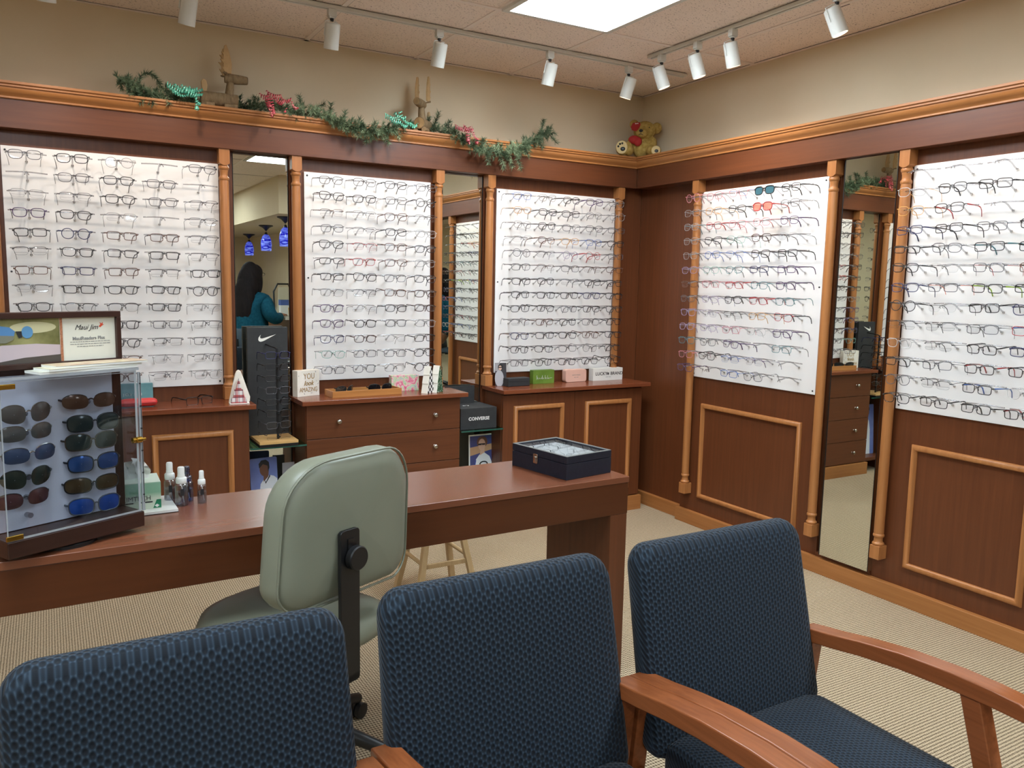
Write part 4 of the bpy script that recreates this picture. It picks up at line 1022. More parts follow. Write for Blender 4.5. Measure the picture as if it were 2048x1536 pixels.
m = MB()
for z in (1.104, 1.057, 1.003, .946, .895, .85): m.tube([(.086, .085, z-ZD-.004), (.086, .066, z-ZD-.003)], .007, 8)
for z in (1.117, 1.06, 1.012, .955, .899, .843): m.tube([(.240, .085, z-ZD-.004), (.240, .064, z-ZD-.003)], .007, 8)
m.build('nose_holder', M['peg'], case)
LN = {'grey': ((104,102,98), .4), 'bluegrey': ((74,88,118), .35), 'green': ((46,52,44), .2), 'rose': ((88,56,56), .2), 'bronze': ((92,70,58), .3), 'dkgreen': ((44,54,52), .25), 'blue': ((46,84,150), .5), 'brown': ((70,54,34), .3), 'electric': ((40,90,190), .55)}
def lens(n):
    k_ = 'sun_'+n
    if k_ not in M: M[k_] = plain(n+'_sun_lens', LN[n][0], .14, LN[n][1], .6)
    return M[k_]
sl_ = 'in the clear display case'
for i, (u, z, ln, fr, st, rl, lb) in enumerate((
    (.086, 1.104, 'grey', 'silverframe', 'aviator', 1, 'silver aviator sunglasses with grey lenses, top of the left column'), (.084, 1.057, 'grey', 'silverframe', 'sport', 1, 'silver aviator sunglasses with grey lenses, second in the left column'),
    (.090, 1.003, 'bluegrey', 'silverframe', 'sport', 1, 'silver sunglasses with blue grey lenses, third in the left column'), (.079, .946, 'green', 'blackframe', 'aviator', 1, 'black aviator sunglasses with green lenses, fourth in the left column'),
    (.069, .895, 'rose', 'blackframe', 'sport', 1, 'dark rose rimless sunglasses at the bottom of the left column'), (.240, 1.117, 'bronze', 'blackframe', 'sport', 1, 'bronze rimless sunglasses at the top of the right column'),
    (.248, 1.060, 'dkgreen', 'blackframe', 'square', 0, 'black framed green sunglasses, second in the right column'), (.241, 1.012, 'dkgreen', 'tortframe', 'square', 0, 'tortoise green sunglasses, third in the right column'),
    (.245, .955, 'blue', 'blackframe', 'square', 0, 'blue mirrored sunglasses, fourth in the right column'), (.238, .899, 'brown', 'blackframe', 'wrap', 0, 'black wrap sunglasses with brown lenses, fifth in the right column'), (.242, .843, 'electric', 'greyframe', 'square', 0, 'electric blue mirrored sunglasses at the bottom of the right column'))):
    if 'tortframe' not in M: M['tortframe'] = plain('tortoise_frame', (52,38,24), .3); M['greyframe'] = plain('grey_frame', (70,74,82), .4)
    sun_shape('sunglasses', lb+' '+sl_, cw(u, .050, z), (0, 0, CA+(.10 if u < .2 else -.16)), lens(ln), M[fr], st, group='sunglasses in the display case', s=.92 if u > .2 else .94, rimless=bool(rl), temple=False)
for o in [o for o in bpy.data.objects if o.get('group') == 'sunglasses in the display case']:   # short temples folded back to the panel
    fm = o.children[-1].data.materials[0]
    for sg in (-1, 1):
        q = MB(); q.tube([(sg*.0745, .028, .0055), (sg*.0745-(.022 if sg < 0 else .0), .033, .006), (sg*.0745-(.046 if sg < 0 else .002), .037, .004)], [.0028,.0026,.002], 6, flat=(.6, 1.5)); q.build('temple', fm, o, smooth=60)
# brochures on the case
for i, (dz, r_, c1, c2, l) in enumerate(((0, .02, (190,192,176), (206,206,190), 'bottom brochure of the small pile on the acrylic case'), (.006, .05, (196,190,160), (214,206,176), 'middle brochure of the small pile on the acrylic case'), (.012, .0, (176,130,104), (222,206,170), 'top brochure with pinkish print on the acrylic case'))):
    p_ = cw(.225+.01*i, .032, 1.2+.0004+dz)
    t = thing('brochure', l, 'brochure', p_, CA+r_, 'brochures on the sunglasses case')
    m = MB(); m.box(-.135+.01*i, .115+.004*i, -.033, .036, 0, .0058); m.build('pages', M['white'], t)
    m = MB(); m.box(-.135+.01*i, .115+.004*i, -.0335, .0365, .0052, .0060); m.build('cover', noisy('brochure_cover', c1, c2, (22,22,22), .3), t)
# cleaning tissue box, booklet and tissue
BR = math.radians(2)
t = thing('booklet', 'thick white booklet lying under the tissue box on the desk', 'booklet', (.212, 2.55, ZD), .03)
m = MB(); m.box(-.09, .092, -.088, .088, 0, .009); m.build('pages', M['white'], t); m = MB(); m.box(-.09, .0925, -.0885, .0885, 0, .002); m.build('cover', M['black'], t)
t = thing('tissue_box', 'green and white lens tissue box with dark lettering on the desk', 'tissue box', (.200, 2.557, ZD+.009), -.02)
def tbox():
    m, nt, b = nmat('green_white_box_print'); L = nt.links.new; tc = N(nt, 'ShaderNodeTexCoord'); sp = N(nt, 'ShaderNodeSeparateXYZ'); L(tc.outputs['Object'], sp.inputs[0])
    cr = N(nt, 'ShaderNodeValToRGB'); e = cr.color_ramp.elements; e[0].position = .36; e[0].color = (*lin((206,218,196)), 1); e[1].position = .56; e[1].color = (*lin((140,190,156)), 1)
    k_ = e.new(.87); k_.color = (*lin((146,196,166)), 1); k2 = e.new(.91); k2.color = (*lin((212,224,208)), 1)
    a_ = N(nt, 'ShaderNodeMath', operation='MULTIPLY'); L(sp.outputs['Z'], a_.inputs[0]); a_.inputs[1].default_value = 1/.088; L(a_.outputs[0], cr.inputs[0]); L(cr.outputs[0], b.inputs['Base Color']); b.inputs['Roughness'].default_value = .5; return m
m = MB(); m.box(-.062, .066, -.058, .058, 0, .080); m.build('box', tbox(), t, bevel=.0012)
text('lettering', 'KIMTECH', .0195, M['ink'], t, (.0, -.0586, .033), width=.95)
m = MB(); m.box(.012, .043, -.0588, -.0584, .0195, .0232); m.box(-.042, -.008, -.0588, -.0584, .0195, .0232); m.build('small_print', M['ink'], t)
m = MB(); m.add([(.044, -.0585, .002), (.066, -.0585, .002), (.066, -.0585, .027), (.054, -.0585, .027)], [(0,1,2,3)]); m.build('green_corner', plain('deep_green_print', (24,122,84), .5), t, fix=False)
m = MB(); m.add([(.048, -.0588, .009), (.0545, -.0588, .014), (.061, -.0588, .009), (.0545, -.0588, .004)], [(0,1,2,3)]); m.build('diamond_mark', M['white'], t, fix=False)
t2 = MB(); rr = random.Random(5); rows = []
for j in range(6):
    f = j/5; rows.append([((-.045+.09*i/8)*(1-.25*f)+.006*math.sin(3*i+j), .012*math.sin(i*1.7+j*1.3)*(.4+f)+.004, .079+.062*f*(1-.25*abs(i-4)/4)) for i in range(9)])
t2.rings(rows, False, False); t2.build('tissue', M['white'], t, smooth=60)
# spray bottles
M['bottle'] = clear('clear_bottle_plastic', (240,241,244), .10, .04, .45); M['bottleblue'] = clear('bluish_bottle_plastic', (196,208,232), .07, .04, .3)
M['capblue'] = clear('clear_blue_cap', (150,176,222), .15, .05, .3)
M['liquid'] = clear('clear_liquid', (206,210,216), .05, .05, .15)
def bottle(x, y, h, r, label, cap='white', body='bottle', sq=False):
    t = thing('spray_bottle', label, 'bottle', (x, y, ZD), 0, 'spray bottles on the desk')
    pr = [(.001, 0), (r*.92, 0), (r, .003), (r, h*.52), (r*.9, h*.56), (r*.62, h*.585), (r*.60, h*.60)]
    m = MB(); m.lathe(pr, (0,0,0), 28); m.build('body', M[body], t, smooth=50)
    m = MB(); m.lathe([(.001, .003), (r*.9, .003), (r*.92, .006), (r*.92, h*.36), (.001, h*.36)], (0,0,0), 24); m.build('liquid', M['liquid'] if body == 'bottle' else M['bottleblue'], t, smooth=50)
    cm = M['white'] if cap == 'white' else M['capblue']
    m = MB(); m.lathe([(r*.80, h*.585), (r*.82, h*.59), (r*.82, h*.71), (r*.70, h*.735), (r*.56, h*.74), (r*.56, h*.80)], (0,0,0), 24); m.build('collar', cm, t, smooth=40)
    m = MB(); m.lathe([(r*.50, h*.80), (r*.52, h*.80), (r*.52, h*.97), (r*.44, h*1.0), (.001, h*1.0)], (0,0,0), 20); m.build('nozzle', cm, t, smooth=40)
    m = MB(); m.tube([(0,0,h*.6), (.002,0,h*.4), (.004,0,h*.2), (.006,0,.008)], .0016, 6); m.build('dip_tube', M['white'], t)
    if r > .013:
        m = MB(); m.box(-.006, .004, -r*1.004, -r*.97, h*.28, h*.46); m.build('label_print', M['ink'], t)
bottle(.384, 2.538, .100, .0136, 'small spray bottle standing alone at the right of the bottle group')
bottle(.326, 2.535, .118, .0190, 'front spray bottle with clear liquid in the group of three')
bottle(.300, 2.585, .124, .0178, 'tallest spray bottle at the back left of the group of three')
bottle(.348, 2.580, .108, .0180, 'bottle with a translucent blue cap at the back right of the group', 'blue', 'bottleblue')
# navy box with glass lid
BA = math.atan2(.036, .221)
t = thing('glasses_box', 'navy box with a glass lid full of glasses at the right end of the desk', 'box', (1.5535, 2.286, ZD), BA)
M['navy'] = noisy('navy_leatherette', (24,28,40), (32,36,50), (60,60,60), .5, .4, 3, 0, .15, 300.0)
WX, WY = .224, .302
m = MB(); m.box(0, WX, 0, WY, 0, .057); m.build('body', M['navy'], t, bevel=.0015)
m = MB()
for q in ((0, WX, 0, .016), (0, WX, WY-.016, WY), (0, .016, .016, WY-.016), (WX-.016, WX, .016, WY-.016)): m.box(*q, .0585, .084)
ld_ = m.build('lid_frame', M['navy'], t, bevel=.0015)
m = MB()
for q in ((.0005, WX-.0005, .0005, .012), (.0005, WX-.0005, WY-.012, WY-.0005), (.0005, .012, .012, WY-.012), (WX-.012, WX-.0005, .012, WY-.012)): m.box(*q, .084, .0848)
m.build('lid_rim', plain('grey_lid_rim', (112,114,110), .35), ld_)
m = MB(); m.box(.016, WX-.016, .016, WY-.016, .079, .0815); m.build('lid_glass', M['pane'], ld_)
m = MB(); m.box(.016, WX-.016, .016, WY-.016, .057, .068); m.build('white_lining', plain('white_satin_lining', (222,222,216), .5), t)
m = MB(); m.T = Matrix.Translation((0, .165, .05)) @ Matrix.Rotation(-PI/2, 4, 'Z')
m.prism([(x, z) for x, z in rrect(.024, .036, .004, 3)], -.004, 0, 'y'); m.prism([(x, z) for x, z in rrect(.012, .022, .004, 3, 0, -.002)], -.008, -.004, 'y'); m.build('clasp', M['chrome'], t, bevel=.001)
def toworld(x, y, z):
    c, s_ = math.cos(BA), math.sin(BA); return (1.5535+x*c-y*s_, 2.286+x*s_+y*c, ZD+z)
for i, (x, y, a_, f, c, l) in enumerate(((.065, .060, .4, 'r', 'g', 'grey glasses folded at the near corner inside the glass lid box'), (.150, .085, .1, 'o', 'l', 'pale round glasses at the near right inside the glass lid box'), (.065, .140, .5, 's', 'k', 'dark glasses at the middle left inside the glass lid box'),
        (.155, .170, .2, 'r', 'g', 'grey glasses at the middle right inside the glass lid box'), (.065, .225, .35, 'n', 'k', 'black glasses at the far left inside the glass lid box'), (.150, .250, .6, 's', 'g', 'grey square glasses at the far end inside the glass lid box'))):
    g = make_glasses(f, c, c, toworld(x, y, .0735), (1.45, 0, BA+a_), l, 'glasses inside the glass lid box', scale=.62)
    g.scale = (.62, .10, .62)
# ------------------------------------------------------------------ garland, ribbons, wooden reindeer and bear on the ledge
rg = random.Random(11)
M['needle'] = noisy('pine_needles', (48,70,46), (150,172,138), (24,24,24), .6, .3, 3, 0, 0, None, .35, .75)
M['stem'] = plain('pine_wire_stem', (62,48,34), .7)
def smooth_path(pts, n):
    P = [Vector(p) for p in pts]; out = []
    for i in range(len(P)-1):
        p0, p1, p2, p3 = P[max(i-1, 0)], P[i], P[i+1], P[min(i+2, len(P)-1)]
        for j in range(n):
            t = j/n; out.append(.5*((2*p1)+(-p0+p2)*t+(2*p0-5*p1+4*p2-p3)*t*t+(-p0+3*p1-3*p2+p3)*t**3))
    out.append(P[-1]); return out
main = [(.33,4.17,2.315),(.37,4.15,2.295),(.41,4.15,2.262),(.47,4.16,2.268),(.55,4.16,2.275),(.66,4.22,2.272),(.76,4.255,2.268),(.86,4.23,2.275),(.96,4.17,2.285),(1.05,4.15,2.280),(1.14,4.15,2.268),(1.24,4.13,2.262),(1.32,4.11,2.235),(1.40,4.10,2.222),(1.48,4.10,2.206),(1.57,4.11,2.225),(1.66,4.13,2.258),(1.75,4.20,2.275),(1.86,4.23,2.285),(1.95,4.16,2.265),(2.03,4.12,2.235),(2.10,4.09,2.196),(2.20,4.09,2.180),(2.30,4.09,2.182),(2.38,4.10,2.205),(2.47,4.12,2.255),(2.55,4.14,2.300),(2.62,4.15,2.340)]
subs = [[(.41,4.16,2.27),(.41,4.17,2.33),(.435,4.17,2.365),(.475,4.17,2.36),(.505,4.16,2.31),(.54,4.16,2.275)], [(.56,4.17,2.28),(.58,4.17,2.315)], [(.45,4.14,2.265),(.46,4.12,2.225)], [(.52,4.13,2.27),(.53,4.12,2.23)], [(.87,4.21,2.27),(.86,4.20,2.325)], [(.92,4.17,2.28),(.93,4.17,2.325)], [(1.15,4.15,2.27),(1.145,4.16,2.355)],
        [(1.20,4.15,2.26),(1.24,4.15,2.315),(1.27,4.15,2.33)], [(1.29,4.12,2.25),(1.30,4.14,2.335)], [(1.36,4.11,2.23),(1.37,4.13,2.30)], [(1.33,4.10,2.24),(1.36,4.07,2.19)], [(1.42,4.10,2.22),(1.45,4.13,2.275)], [(1.40,4.10,2.22),(1.42,4.06,2.17)], [(1.50,4.10,2.21),(1.53,4.12,2.27)], [(1.47,4.10,2.205),(1.46,4.06,2.145)], [(1.55,4.10,2.215),(1.58,4.06,2.15)], [(1.62,4.12,2.245),(1.64,4.06,2.19)],
        [(1.90,4.21,2.28),(1.93,4.2,2.375)], [(1.95,4.19,2.27),(1.99,4.18,2.335)], [(1.86,4.23,2.285),(1.885,4.22,2.35)], [(2.06,4.10,2.22),(2.10,4.07,2.165)], [(2.14,4.09,2.185),(2.17,4.12,2.25)], [(2.17,4.09,2.18),(2.17,4.05,2.10)], [(2.25,4.09,2.18),(2.27,4.13,2.245)], [(2.25,4.09,2.18),(2.27,4.05,2.085)], [(2.30,4.09,2.18),(2.33,4.06,2.10)],
        [(2.34,4.09,2.19),(2.35,4.12,2.25)], [(2.36,4.09,2.20),(2.38,4.05,2.09)], [(2.43,4.11,2.23),(2.44,4.07,2.17)], [(2.42,4.11,2.22),(2.44,4.13,2.285)], [(2.52,4.13,2.28),(2.56,4.10,2.235)], [(2.56,4.14,2.30),(2.585,4.15,2.405)], [(2.60,4.14,2.33),(2.67,4.15,2.335)], [(2.62,4.15,2.33),(2.67,4.13,2.275)], [(2.0,4.13,2.24),(2.02,4.16,2.30)]]
gar = thing('pine_garland', 'green pine garland with frosted tips draped along the crown ledge', 'garland', (1.45, 4.14, 2.25))
go = Vector((1.45, 4.14, 2.25))
wires = [smooth_path(main, 5)]+[smooth_path(s_, 4) for s_ in subs]
m = MB(); nd = MB()
for wi, w_ in enumerate(wires):
    w_ = [p-go for p in w_]
    m.tube(w_, .0022, 5)
    for i in range(len(w_)-1):
        a, b = w_[i], w_[i+1]; d = b-a; L_ = d.length
        if L_ < 1e-6: continue
        d.normalize(); x = d.orthogonal().normalized(); y = d.cross(x)
        for j in range(int(L_*(1000 if wi == 0 else 1500))):
            p = a+(b-a)*rg.random(); an = rg.random()*2*PI
            dirv = (x*math.cos(an)+y*math.sin(an))*rg.uniform(.75, 1)+d*rg.uniform(.25, .9); dirv.normalize()
            ln = rg.uniform(.018, .034); q = p+dirv*ln; s_ = dirv.cross(Vector((rg.uniform(-1,1), rg.uniform(-1,1), rg.uniform(-1,1)))).normalized()*.0017
            nd.add([p-s_, p+s_, q], [(0,1,2)])
    # short side sprigs fill the strand
    if wi == 0:
        for i in range(0, len(w_)-1, 1):
            for _ in range(5):
                p = w_[i]; an = rg.random()*2*PI; dv = Vector((rg.uniform(-.8,.8), -abs(math.cos(an))*.8-.1, math.sin(an)*.9)); dv.normalize(); L2 = rg.uniform(.03, .055)
                for j in range(34):
                    f = rg.random(); b_ = p+dv*L2*f; r_ = Vector((rg.uniform(-1,1), rg.uniform(-1,1), rg.uniform(-1,1))).normalized()
                    dd = (dv*.7+r_*.8).normalized(); q = b_+dd*rg.uniform(.014, .026); s_ = dd.cross(r_+Vector((.1,.2,.3))).normalized()*.0017
                    nd.add([b_-s_, b_+s_, q], [(0,1,2)])
m.build('wire_stem', M['stem'], gar)
o = nd.build('needles', M['needle'], gar, fix=False)
M['ribteal'] = noisy('teal_curling_ribbon', (40,134,116), (110,206,180), (60,60,60), .3, .5)
M['ribred'] = noisy('red_curling_ribbon', (140,30,48), (206,92,104), (60,60,60), .3, .5)
def ribbon(c, mt_, label, curls, seed):
    r_ = random.Random(seed); t = thing('curled_ribbon', label, 'ribbon', c, 0, 'curled ribbons on the garland')
    for (dx, dy, dz, ex, ey, ez, rad) in curls:
        a, b = Vector((dx, dy, dz)), Vector((ex, ey, ez)); d = (b-a); L_ = d.length; d.normalize(); x = d.orthogonal().normalized(); y = d.cross(x)
        turns = max(2, L_/.0105); n = int(turns*9); ph = r_.random()*6; q = MB(); va = []
        for i in range(n+1):
            f = i/n; an = ph+2*PI*turns*f; rr_ = rad*(.85+.3*math.sin(3*f+ph))
            p = a+d*L_*f+(x*math.cos(an)+y*math.sin(an))*rr_+Vector((0, 0, -.012*math.sin(PI*f)))
            va.append((p-d*.0022, p+d*.0022))
        vs = [v_ for pr in va for v_ in pr]; q.add(vs, [(2*i, 2*i+1, 2*i+3, 2*i+2) for i in range(n)])
        q.build('curl', M[mt_], t, smooth=180, fix=False)
ribbon((.58, 4.10, 2.285), 'ribteal', 'teal curled ribbon left of the left wooden reindeer',
       [(-.06,0,.03,.02,-.01,.005,.012),(-.03,-.01,.03,.05,-.01,.01,.013),(0,0,.035,.07,-.01,.02,.012),(.02,-.015,.015,.09,-.02,.0,.012),(.03,.0,.03,.095,-.01,.025,.011),(-.04,-.02,.0,.03,-.02,-.01,.011),(.05,-.03,.005,.075,-.04,-.05,.010),(.06,-.03,-.02,.06,-.045,-.075,.009),(.01,-.02,.02,.06,-.03,-.01,.012)], 1)
ribbon((.99, 4.08, 2.29), 'ribred', 'red curled ribbon right of the left wooden reindeer',
       [(-.06,0,.03,-.01,0,.028,.012),(-.03,-.01,.045,.04,-.01,.03,.012),(-.03,-.01,.03,-.02,-.03,-.03,.011),(-.01,-.01,.02,.0,-.03,-.06,.010),(0,-.01,.03,.05,-.02,.0,.012),(.04,0,.03,.085,-.01,.02,.011),(.085,-.01,.025,.115,-.02,-.02,.010),(-.02,-.03,-.02,-.01,-.04,-.075,.010),(.06,-.03,-.02,.05,-.03,-.04,.008)], 2)
ribbon((1.645, 4.07, 2.265), 'ribteal', 'teal curled ribbon left of the right wooden reindeer',
       [(-.08,0,.03,-.01,-.01,.03,.012),(-.03,0,.05,.03,-.01,.03,.013),(0,0,.06,.02,-.01,.02,.014),(.01,-.01,.03,.06,-.02,.0,.012),(-.02,-.02,.02,.03,-.03,-.02,.012),(-.06,-.01,.02,.0,-.02,.0,.012),(.05,-.02,.0,.095,-.02,.0,.010)], 3)
ribbon((2.03, 4.06, 2.245), 'ribred', 'red curled ribbon right of the right wooden reindeer',
       [(-.06,.01,.04,.0,.0,.045,.011),(-.02,0,.045,.04,-.01,.03,.011),(.03,-.01,.03,.065,-.02,-.02,.010),(.06,-.02,-.01,.05,-.03,-.045,.010),(.0,-.02,.02,-.0,-.03,-.04,.011),(-.005,-.02,.0,.01,-.03,-.05,.009),(-.05,.0,.03,.03,-.01,.04,.010)], 4)
# reindeer made of log pieces
M['bark'] = noisy('grey_brown_bark', (122,102,76), (164,140,108), (70,70,20), .8, .2, 5, 0, .5)
M['cut'] = noisy('pale_cut_wood', (188,152,104), (206,172,124), (30,30,30), .6)
def reindeer(loc, rz, label):
    t = thing('wooden_reindeer', label, 'reindeer', loc, rz)
    m = MB(); m.lathe([(.001,-.085), (.031,-.085), (.033,-.06), (.032,.06), (.031,.085), (.001,.085)], (0, 0, .045), 18, 'x'); m.build('log_body', M['bark'], t, smooth=40)
    for sx in (-.0853, .0853):
        m = MB(); m.lathe([(.001, 0), (.028, 0)], (sx, 0, .045), 18, 'x'); m.build('cut_end', M['cut'], t)
    for sx in (-.055, .05):
        for sy in (-.018, .018):
            m = MB(); m.tube([(sx-.03, sy*1.3, .013), (sx+.03, sy*1.3, .013)], .013, 10); m.build('log_leg', M['bark'], t, smooth=60)
    m = MB(); m.tube([(.045,0,.06), (.050,0,.10), (.053,0,.13)], [.021,.019,.017], 12); m.build('log_neck', M['bark'], t, smooth=60)
    m = MB(); m.lathe([(.001,-.035), (.021,-.035), (.024,-.02), (.023,.03), (.019,.068), (.001,.07)], (.062, 0, .148), 16, 'x'); m.build('log_head', M['bark'], t, smooth=50)
    m = MB(); m.lathe([(.001, .0), (.0175, .0)], (.1327, 0, .148), 16, 'x'); m.tube([(.10,0,.156), (.128,0,.158)], .011, 8, flat=(1, .5)); m.build('cut_muzzle', M['cut'], t, smooth=40)
    for sy in (-.02, .02):
        m = MB(); q = [(.032,.165),(.048,.165),(.050,.21),(.044,.26),(.036,.297),(.030,.290),(.028,.26),(.022,.262),(.028,.245),(.026,.225),(.018,.228),(.027,.208),(.026,.192),(.020,.196)]
        q = [(.040+(x-.040)*1.7, z) for x, z in q]; m.prism(q, sy*1.6-.006, sy*1.6+.006, 'y'); m.build('antler', M['cut'], t, bevel=.002)
        m = MB(); m.tube([(.035, sy*.9, .158), (.022, sy*2.0, .166)], [.006, .010], 8, flat=(1.2, .5)); m.build('ear', M['bark'], t, smooth=60)
    m = MB(); m.prism([(-.072,.072),(-.056,.072),(-.052,.105),(-.058,.128),(-.072,.134),(-.082,.120),(-.080,.095)], -.006, .006, 'y'); m.build('tail', M['cut'], t, bevel=.003)
reindeer((.765, 4.195, 2.25), -.05, 'wooden log reindeer in profile facing right, left one on the crown ledge')
reindeer((1.845, 4.20, 2.25), -PI/2-.75+PI*0, 'wooden log reindeer facing the camera, right one on the crown ledge')

# teddy bear in the corner
M['fur'] = noisy('golden_plush', (150,122,60), (190,162,96), (60,60,60), .95, .1, 5, 0, .8, 160.0)
M['pad'] = plain('cream_foot_pad', (214,190,140), .9); M['bearred'] = plain('red_felt', (164,34,32), .8)
bt = thing('teddy_bear', 'golden teddy bear with a red heart patch sitting in the corner of the ledge', 'teddy bear', (3.285, 4.135, 2.25), -math.atan2(.62, .785))
# local: x to the right as seen from the camera, -y towards the camera
def meta_blob(name, parts, mat, parent):
    """melt balls into one continuous skin"""
    mb = MB()
    for c, r in parts: mb.ball(c, r, 20, 14)
    o = mb.build(name, mat, parent, smooth=180)
    rm = o.modifiers.new('remesh', 'REMESH'); rm.mode = 'VOXEL'; rm.voxel_size = .005; rm.use_smooth_shade = True
    sm = o.modifiers.new('smooth', 'SMOOTH'); sm.iterations = 6; sm.factor = .6
    return o
meta_blob('plush_body', [((.025,.0,.060),(.062,.055,.066)), ((.037,-.01,.160),(.070,.060,.062)), ((.020,-.062,.140),(.038,.032,.030)), ((-.030,-.0,.205),(.030,.016,.030)), ((.112,.0,.180),(.032,.018,.036)),
    ((-.045,-.035,.095),(.024,.022,.03)), ((-.06,-.06,.07),(.020,.02,.022)), ((.092,-.03,.08),(.024,.022,.042)), ((.10,-.055,.045),(.022,.022,.022)), ((-.060,-.05,.040),(.036,.05,.036)), ((-.098,-.085,.046),(.042,.024,.046)), ((.085,-.05,.034),(.036,.05,.034)), ((.108,-.095,.026),(.034,.022,.034))], M['fur'], bt)
m = MB(); m.ball((-.101,-.1075,.047),(.036,.006,.040), 18, 10); m.ball((.109,-.115,.026),(.028,.005,.028), 18, 10); m.build('foot_pad', M['pad'], bt, smooth=180)
m = MB(); m.ball((-.094,-.1135,.036),(.015,.004,.013), 12, 8)
for x, z in ((-.122,.052),(-.112,.066),(-.098,.070)): m.ball((x,-.1125,z),(.0065,.004,.007), 10, 8)
m.ball((.112,-.120,.022),(.012,.003,.010), 12, 8); m.build('paw_print', M['black'], bt, smooth=180)
m = MB(); m.ball((.014,-.094,.149),(.0125,.007,.0095), 14, 8); m.build('nose', M['black'], bt, smooth=180)
m = MB(); m.ball((.062,-.058,.172),(.0065,.006,.008), 12, 8); m.build('eye', M['black'], bt, smooth=180)
m = MB(); m.tube([(.014,-.094,.140),(.013,-.093,.130),(.0,-.088,.124)], .0016, 5); m.tube([(.013,-.093,.130),(.028,-.088,.124)], .0016, 5); m.build('mouth', M['black'], bt)
m = MB(); hp_ = [(-.006,.150),(-.040,.158),(-.048,.178),(-.038,.200),(-.016,.206),(.006,.206),(.012,.192),(.004,.172)]
vv = []
for x, z in hp_: vv.append((x-.002, -.062+.30*abs(x+.01)**1.1*(.6), z))
m.add(vv+[(-.018,-.075,.180)], [(i, (i+1) % 8, 8) for i in range(8)]); m.build('heart_patch', M['bearred'], bt, smooth=180)
m = MB(); m.ball((-.028,-.064,.100),(.034,.018,.026), 14, 10); m.ball((-.004,-.066,.088),(.026,.016,.028), 14, 10); m.build('red_bow', M['bearred'], bt, smooth=180)
text('lettering', 'love', .012, M['white'], bt, (-.014, -.0765, .196), rot=(PI/2+.1, -.1, 0))
# ------------------------------------------------------------------ behind the camera: service counter, pendants and the woman seen in the first mirror
m = MB(); m.box(2.425, XW, Y0, -1.28, 2.22, HC); struct(m.build('wall_soffit', M['paint']), 'beige dropped soffit above the service counter', 'soffit')
M['countertop2'] = plain('grey_laminate', (176,172,160), .4)
ct = thing('service_counter', 'service counter with grey top and dark wood front, seen in the first mirror', 'counter', (2.9, -3.9, 0))
m = MB(); m.box(-.40, .53, -3.4, 2.55, .955, .985); m.build('countertop', M['countertop2'], ct, bevel=.003)
m = MB(); m.box(-.34, .52, -3.4, 2.50, 0, .955); m.build('counter_front', M['cherry_z'], ct)
M['bluelamp'] = emis('blue_glass_shade', (36,44,214), 1.1)
def blue_glass():
    m = bpy.data.materials.new('swirled_blue_glass'); m.use_nodes = True; nt = m.node_tree; L = nt.links.new; b = nt.nodes['Principled BSDF']
    tc = N(nt, 'ShaderNodeTexCoord'); mp = N(nt, 'ShaderNodeMapping'); mp.inputs['Scale'].default_value = (8, 8, 26); mp.inputs['Rotation'].default_value = (.3, .2, 0)
    nz = N(nt, 'ShaderNodeTexNoise', i_Scale=1.0, i_Detail=3.0, i_Distortion=1.0); L(tc.outputs['Object'], mp.inputs[0]); L(mp.outputs[0], nz.inputs['Vector'])
    cr = N(nt, 'ShaderNodeValToRGB'); e = cr.color_ramp.elements; e[0].position = .42; e[0].color = (*lin((18,20,170)), 1); e[1].position = .66; e[1].color = (*lin((130,150,250)), 1)
    L(nz.outputs['Fac'], cr.inputs[0]); L(cr.outputs[0], b.inputs['Base Color']); L(cr.outputs[0], b.inputs['Emission Color']); b.inputs['Emission Strength'].default_value = .6; b.inputs['Roughness'].default_value = .2
    return m
M['blueglass'] = blue_glass()
for (x, y, l) in ((2.62, -1.75, 'right one, cut by the mirror edge'), (2.80, -3.55, 'middle of three'), (3.10, -6.1, 'left of three')):
    t = thing('pendant_lamp', 'blue glass pendant lamp in the first mirror, '+l, 'pendant lamp', (x, y, 2.22), 0, 'blue glass pendants')
    m = MB(); m.lathe([(.10, -.001), (.10, -.012), (.05, -.035), (.012, -.075), (.004, -.08)], (0,0,0), 24); m.build('canopy', M['steel'], t, smooth=50)
    m = MB(); m.tube([(0,0,-.07), (0,0,-.13)], .003, 6); m.build('cord', M['black'], t)
    m = MB(); m.lathe([(.014, -.10), (.020, -.12), (.024, -.135)], (0,0,0), 16); m.build('cap', M['steel'], t)
    m = MB(); m.lathe([(.024, -.13), (.05, -.155), (.070, -.21), (.078, -.275), (.070, -.365)], (0,0,0), 24); m.build('shade', M['blueglass'], t, smooth=180)
    m = MB(); m.lathe([(.001, -.364), (.068, -.364)], (0,0,0), 20); m.build('lamp', emis('pendant_lamp_glow', (255,246,226), 4), t)
# counter clutter
def onct(name, label, cat, x, y): return thing(name, label, cat, (x, y, .985))
t = onct('document_stand', 'cream page in a dark clip stand on the counter, seen in the first mirror', 'document stand', 2.74, -2.35)
m = MB(); m.box(-.11, .11, 0, .01, .0, .36); m.build('page', plain('cream_page', (214,206,180), .6), t, rot=(-.15, 0, -.3)); m = MB(); m.tube([(-.13,-.02,.0),(-.14,-.02,.30),(-.08,-.02,.40),(.08,-.02,.40),(.13,-.02,.28)], .012, 8); m.build('clip_frame', M['black'], t, rot=(0, 0, -.3), smooth=60)
t = onct('brochure_box', 'blue and white brochure box on the counter, seen in the first mirror', 'box', 2.70, -2.0)
m = MB(); m.box(-.11, .10, -.03, .03, 0, .20); m.build('box', M['white'], t, rot=(0, 0, -.2)); m = MB(); m.box(-.112, .102, -.032, .032, .13, .20); m.build('blue_band', plain('blue_band', (70,96,160), .5), t, rot=(0, 0, -.2))
t = onct('note_cup', 'yellow cup of papers on the counter, seen in the first mirror', 'cup', 2.66, -1.66)
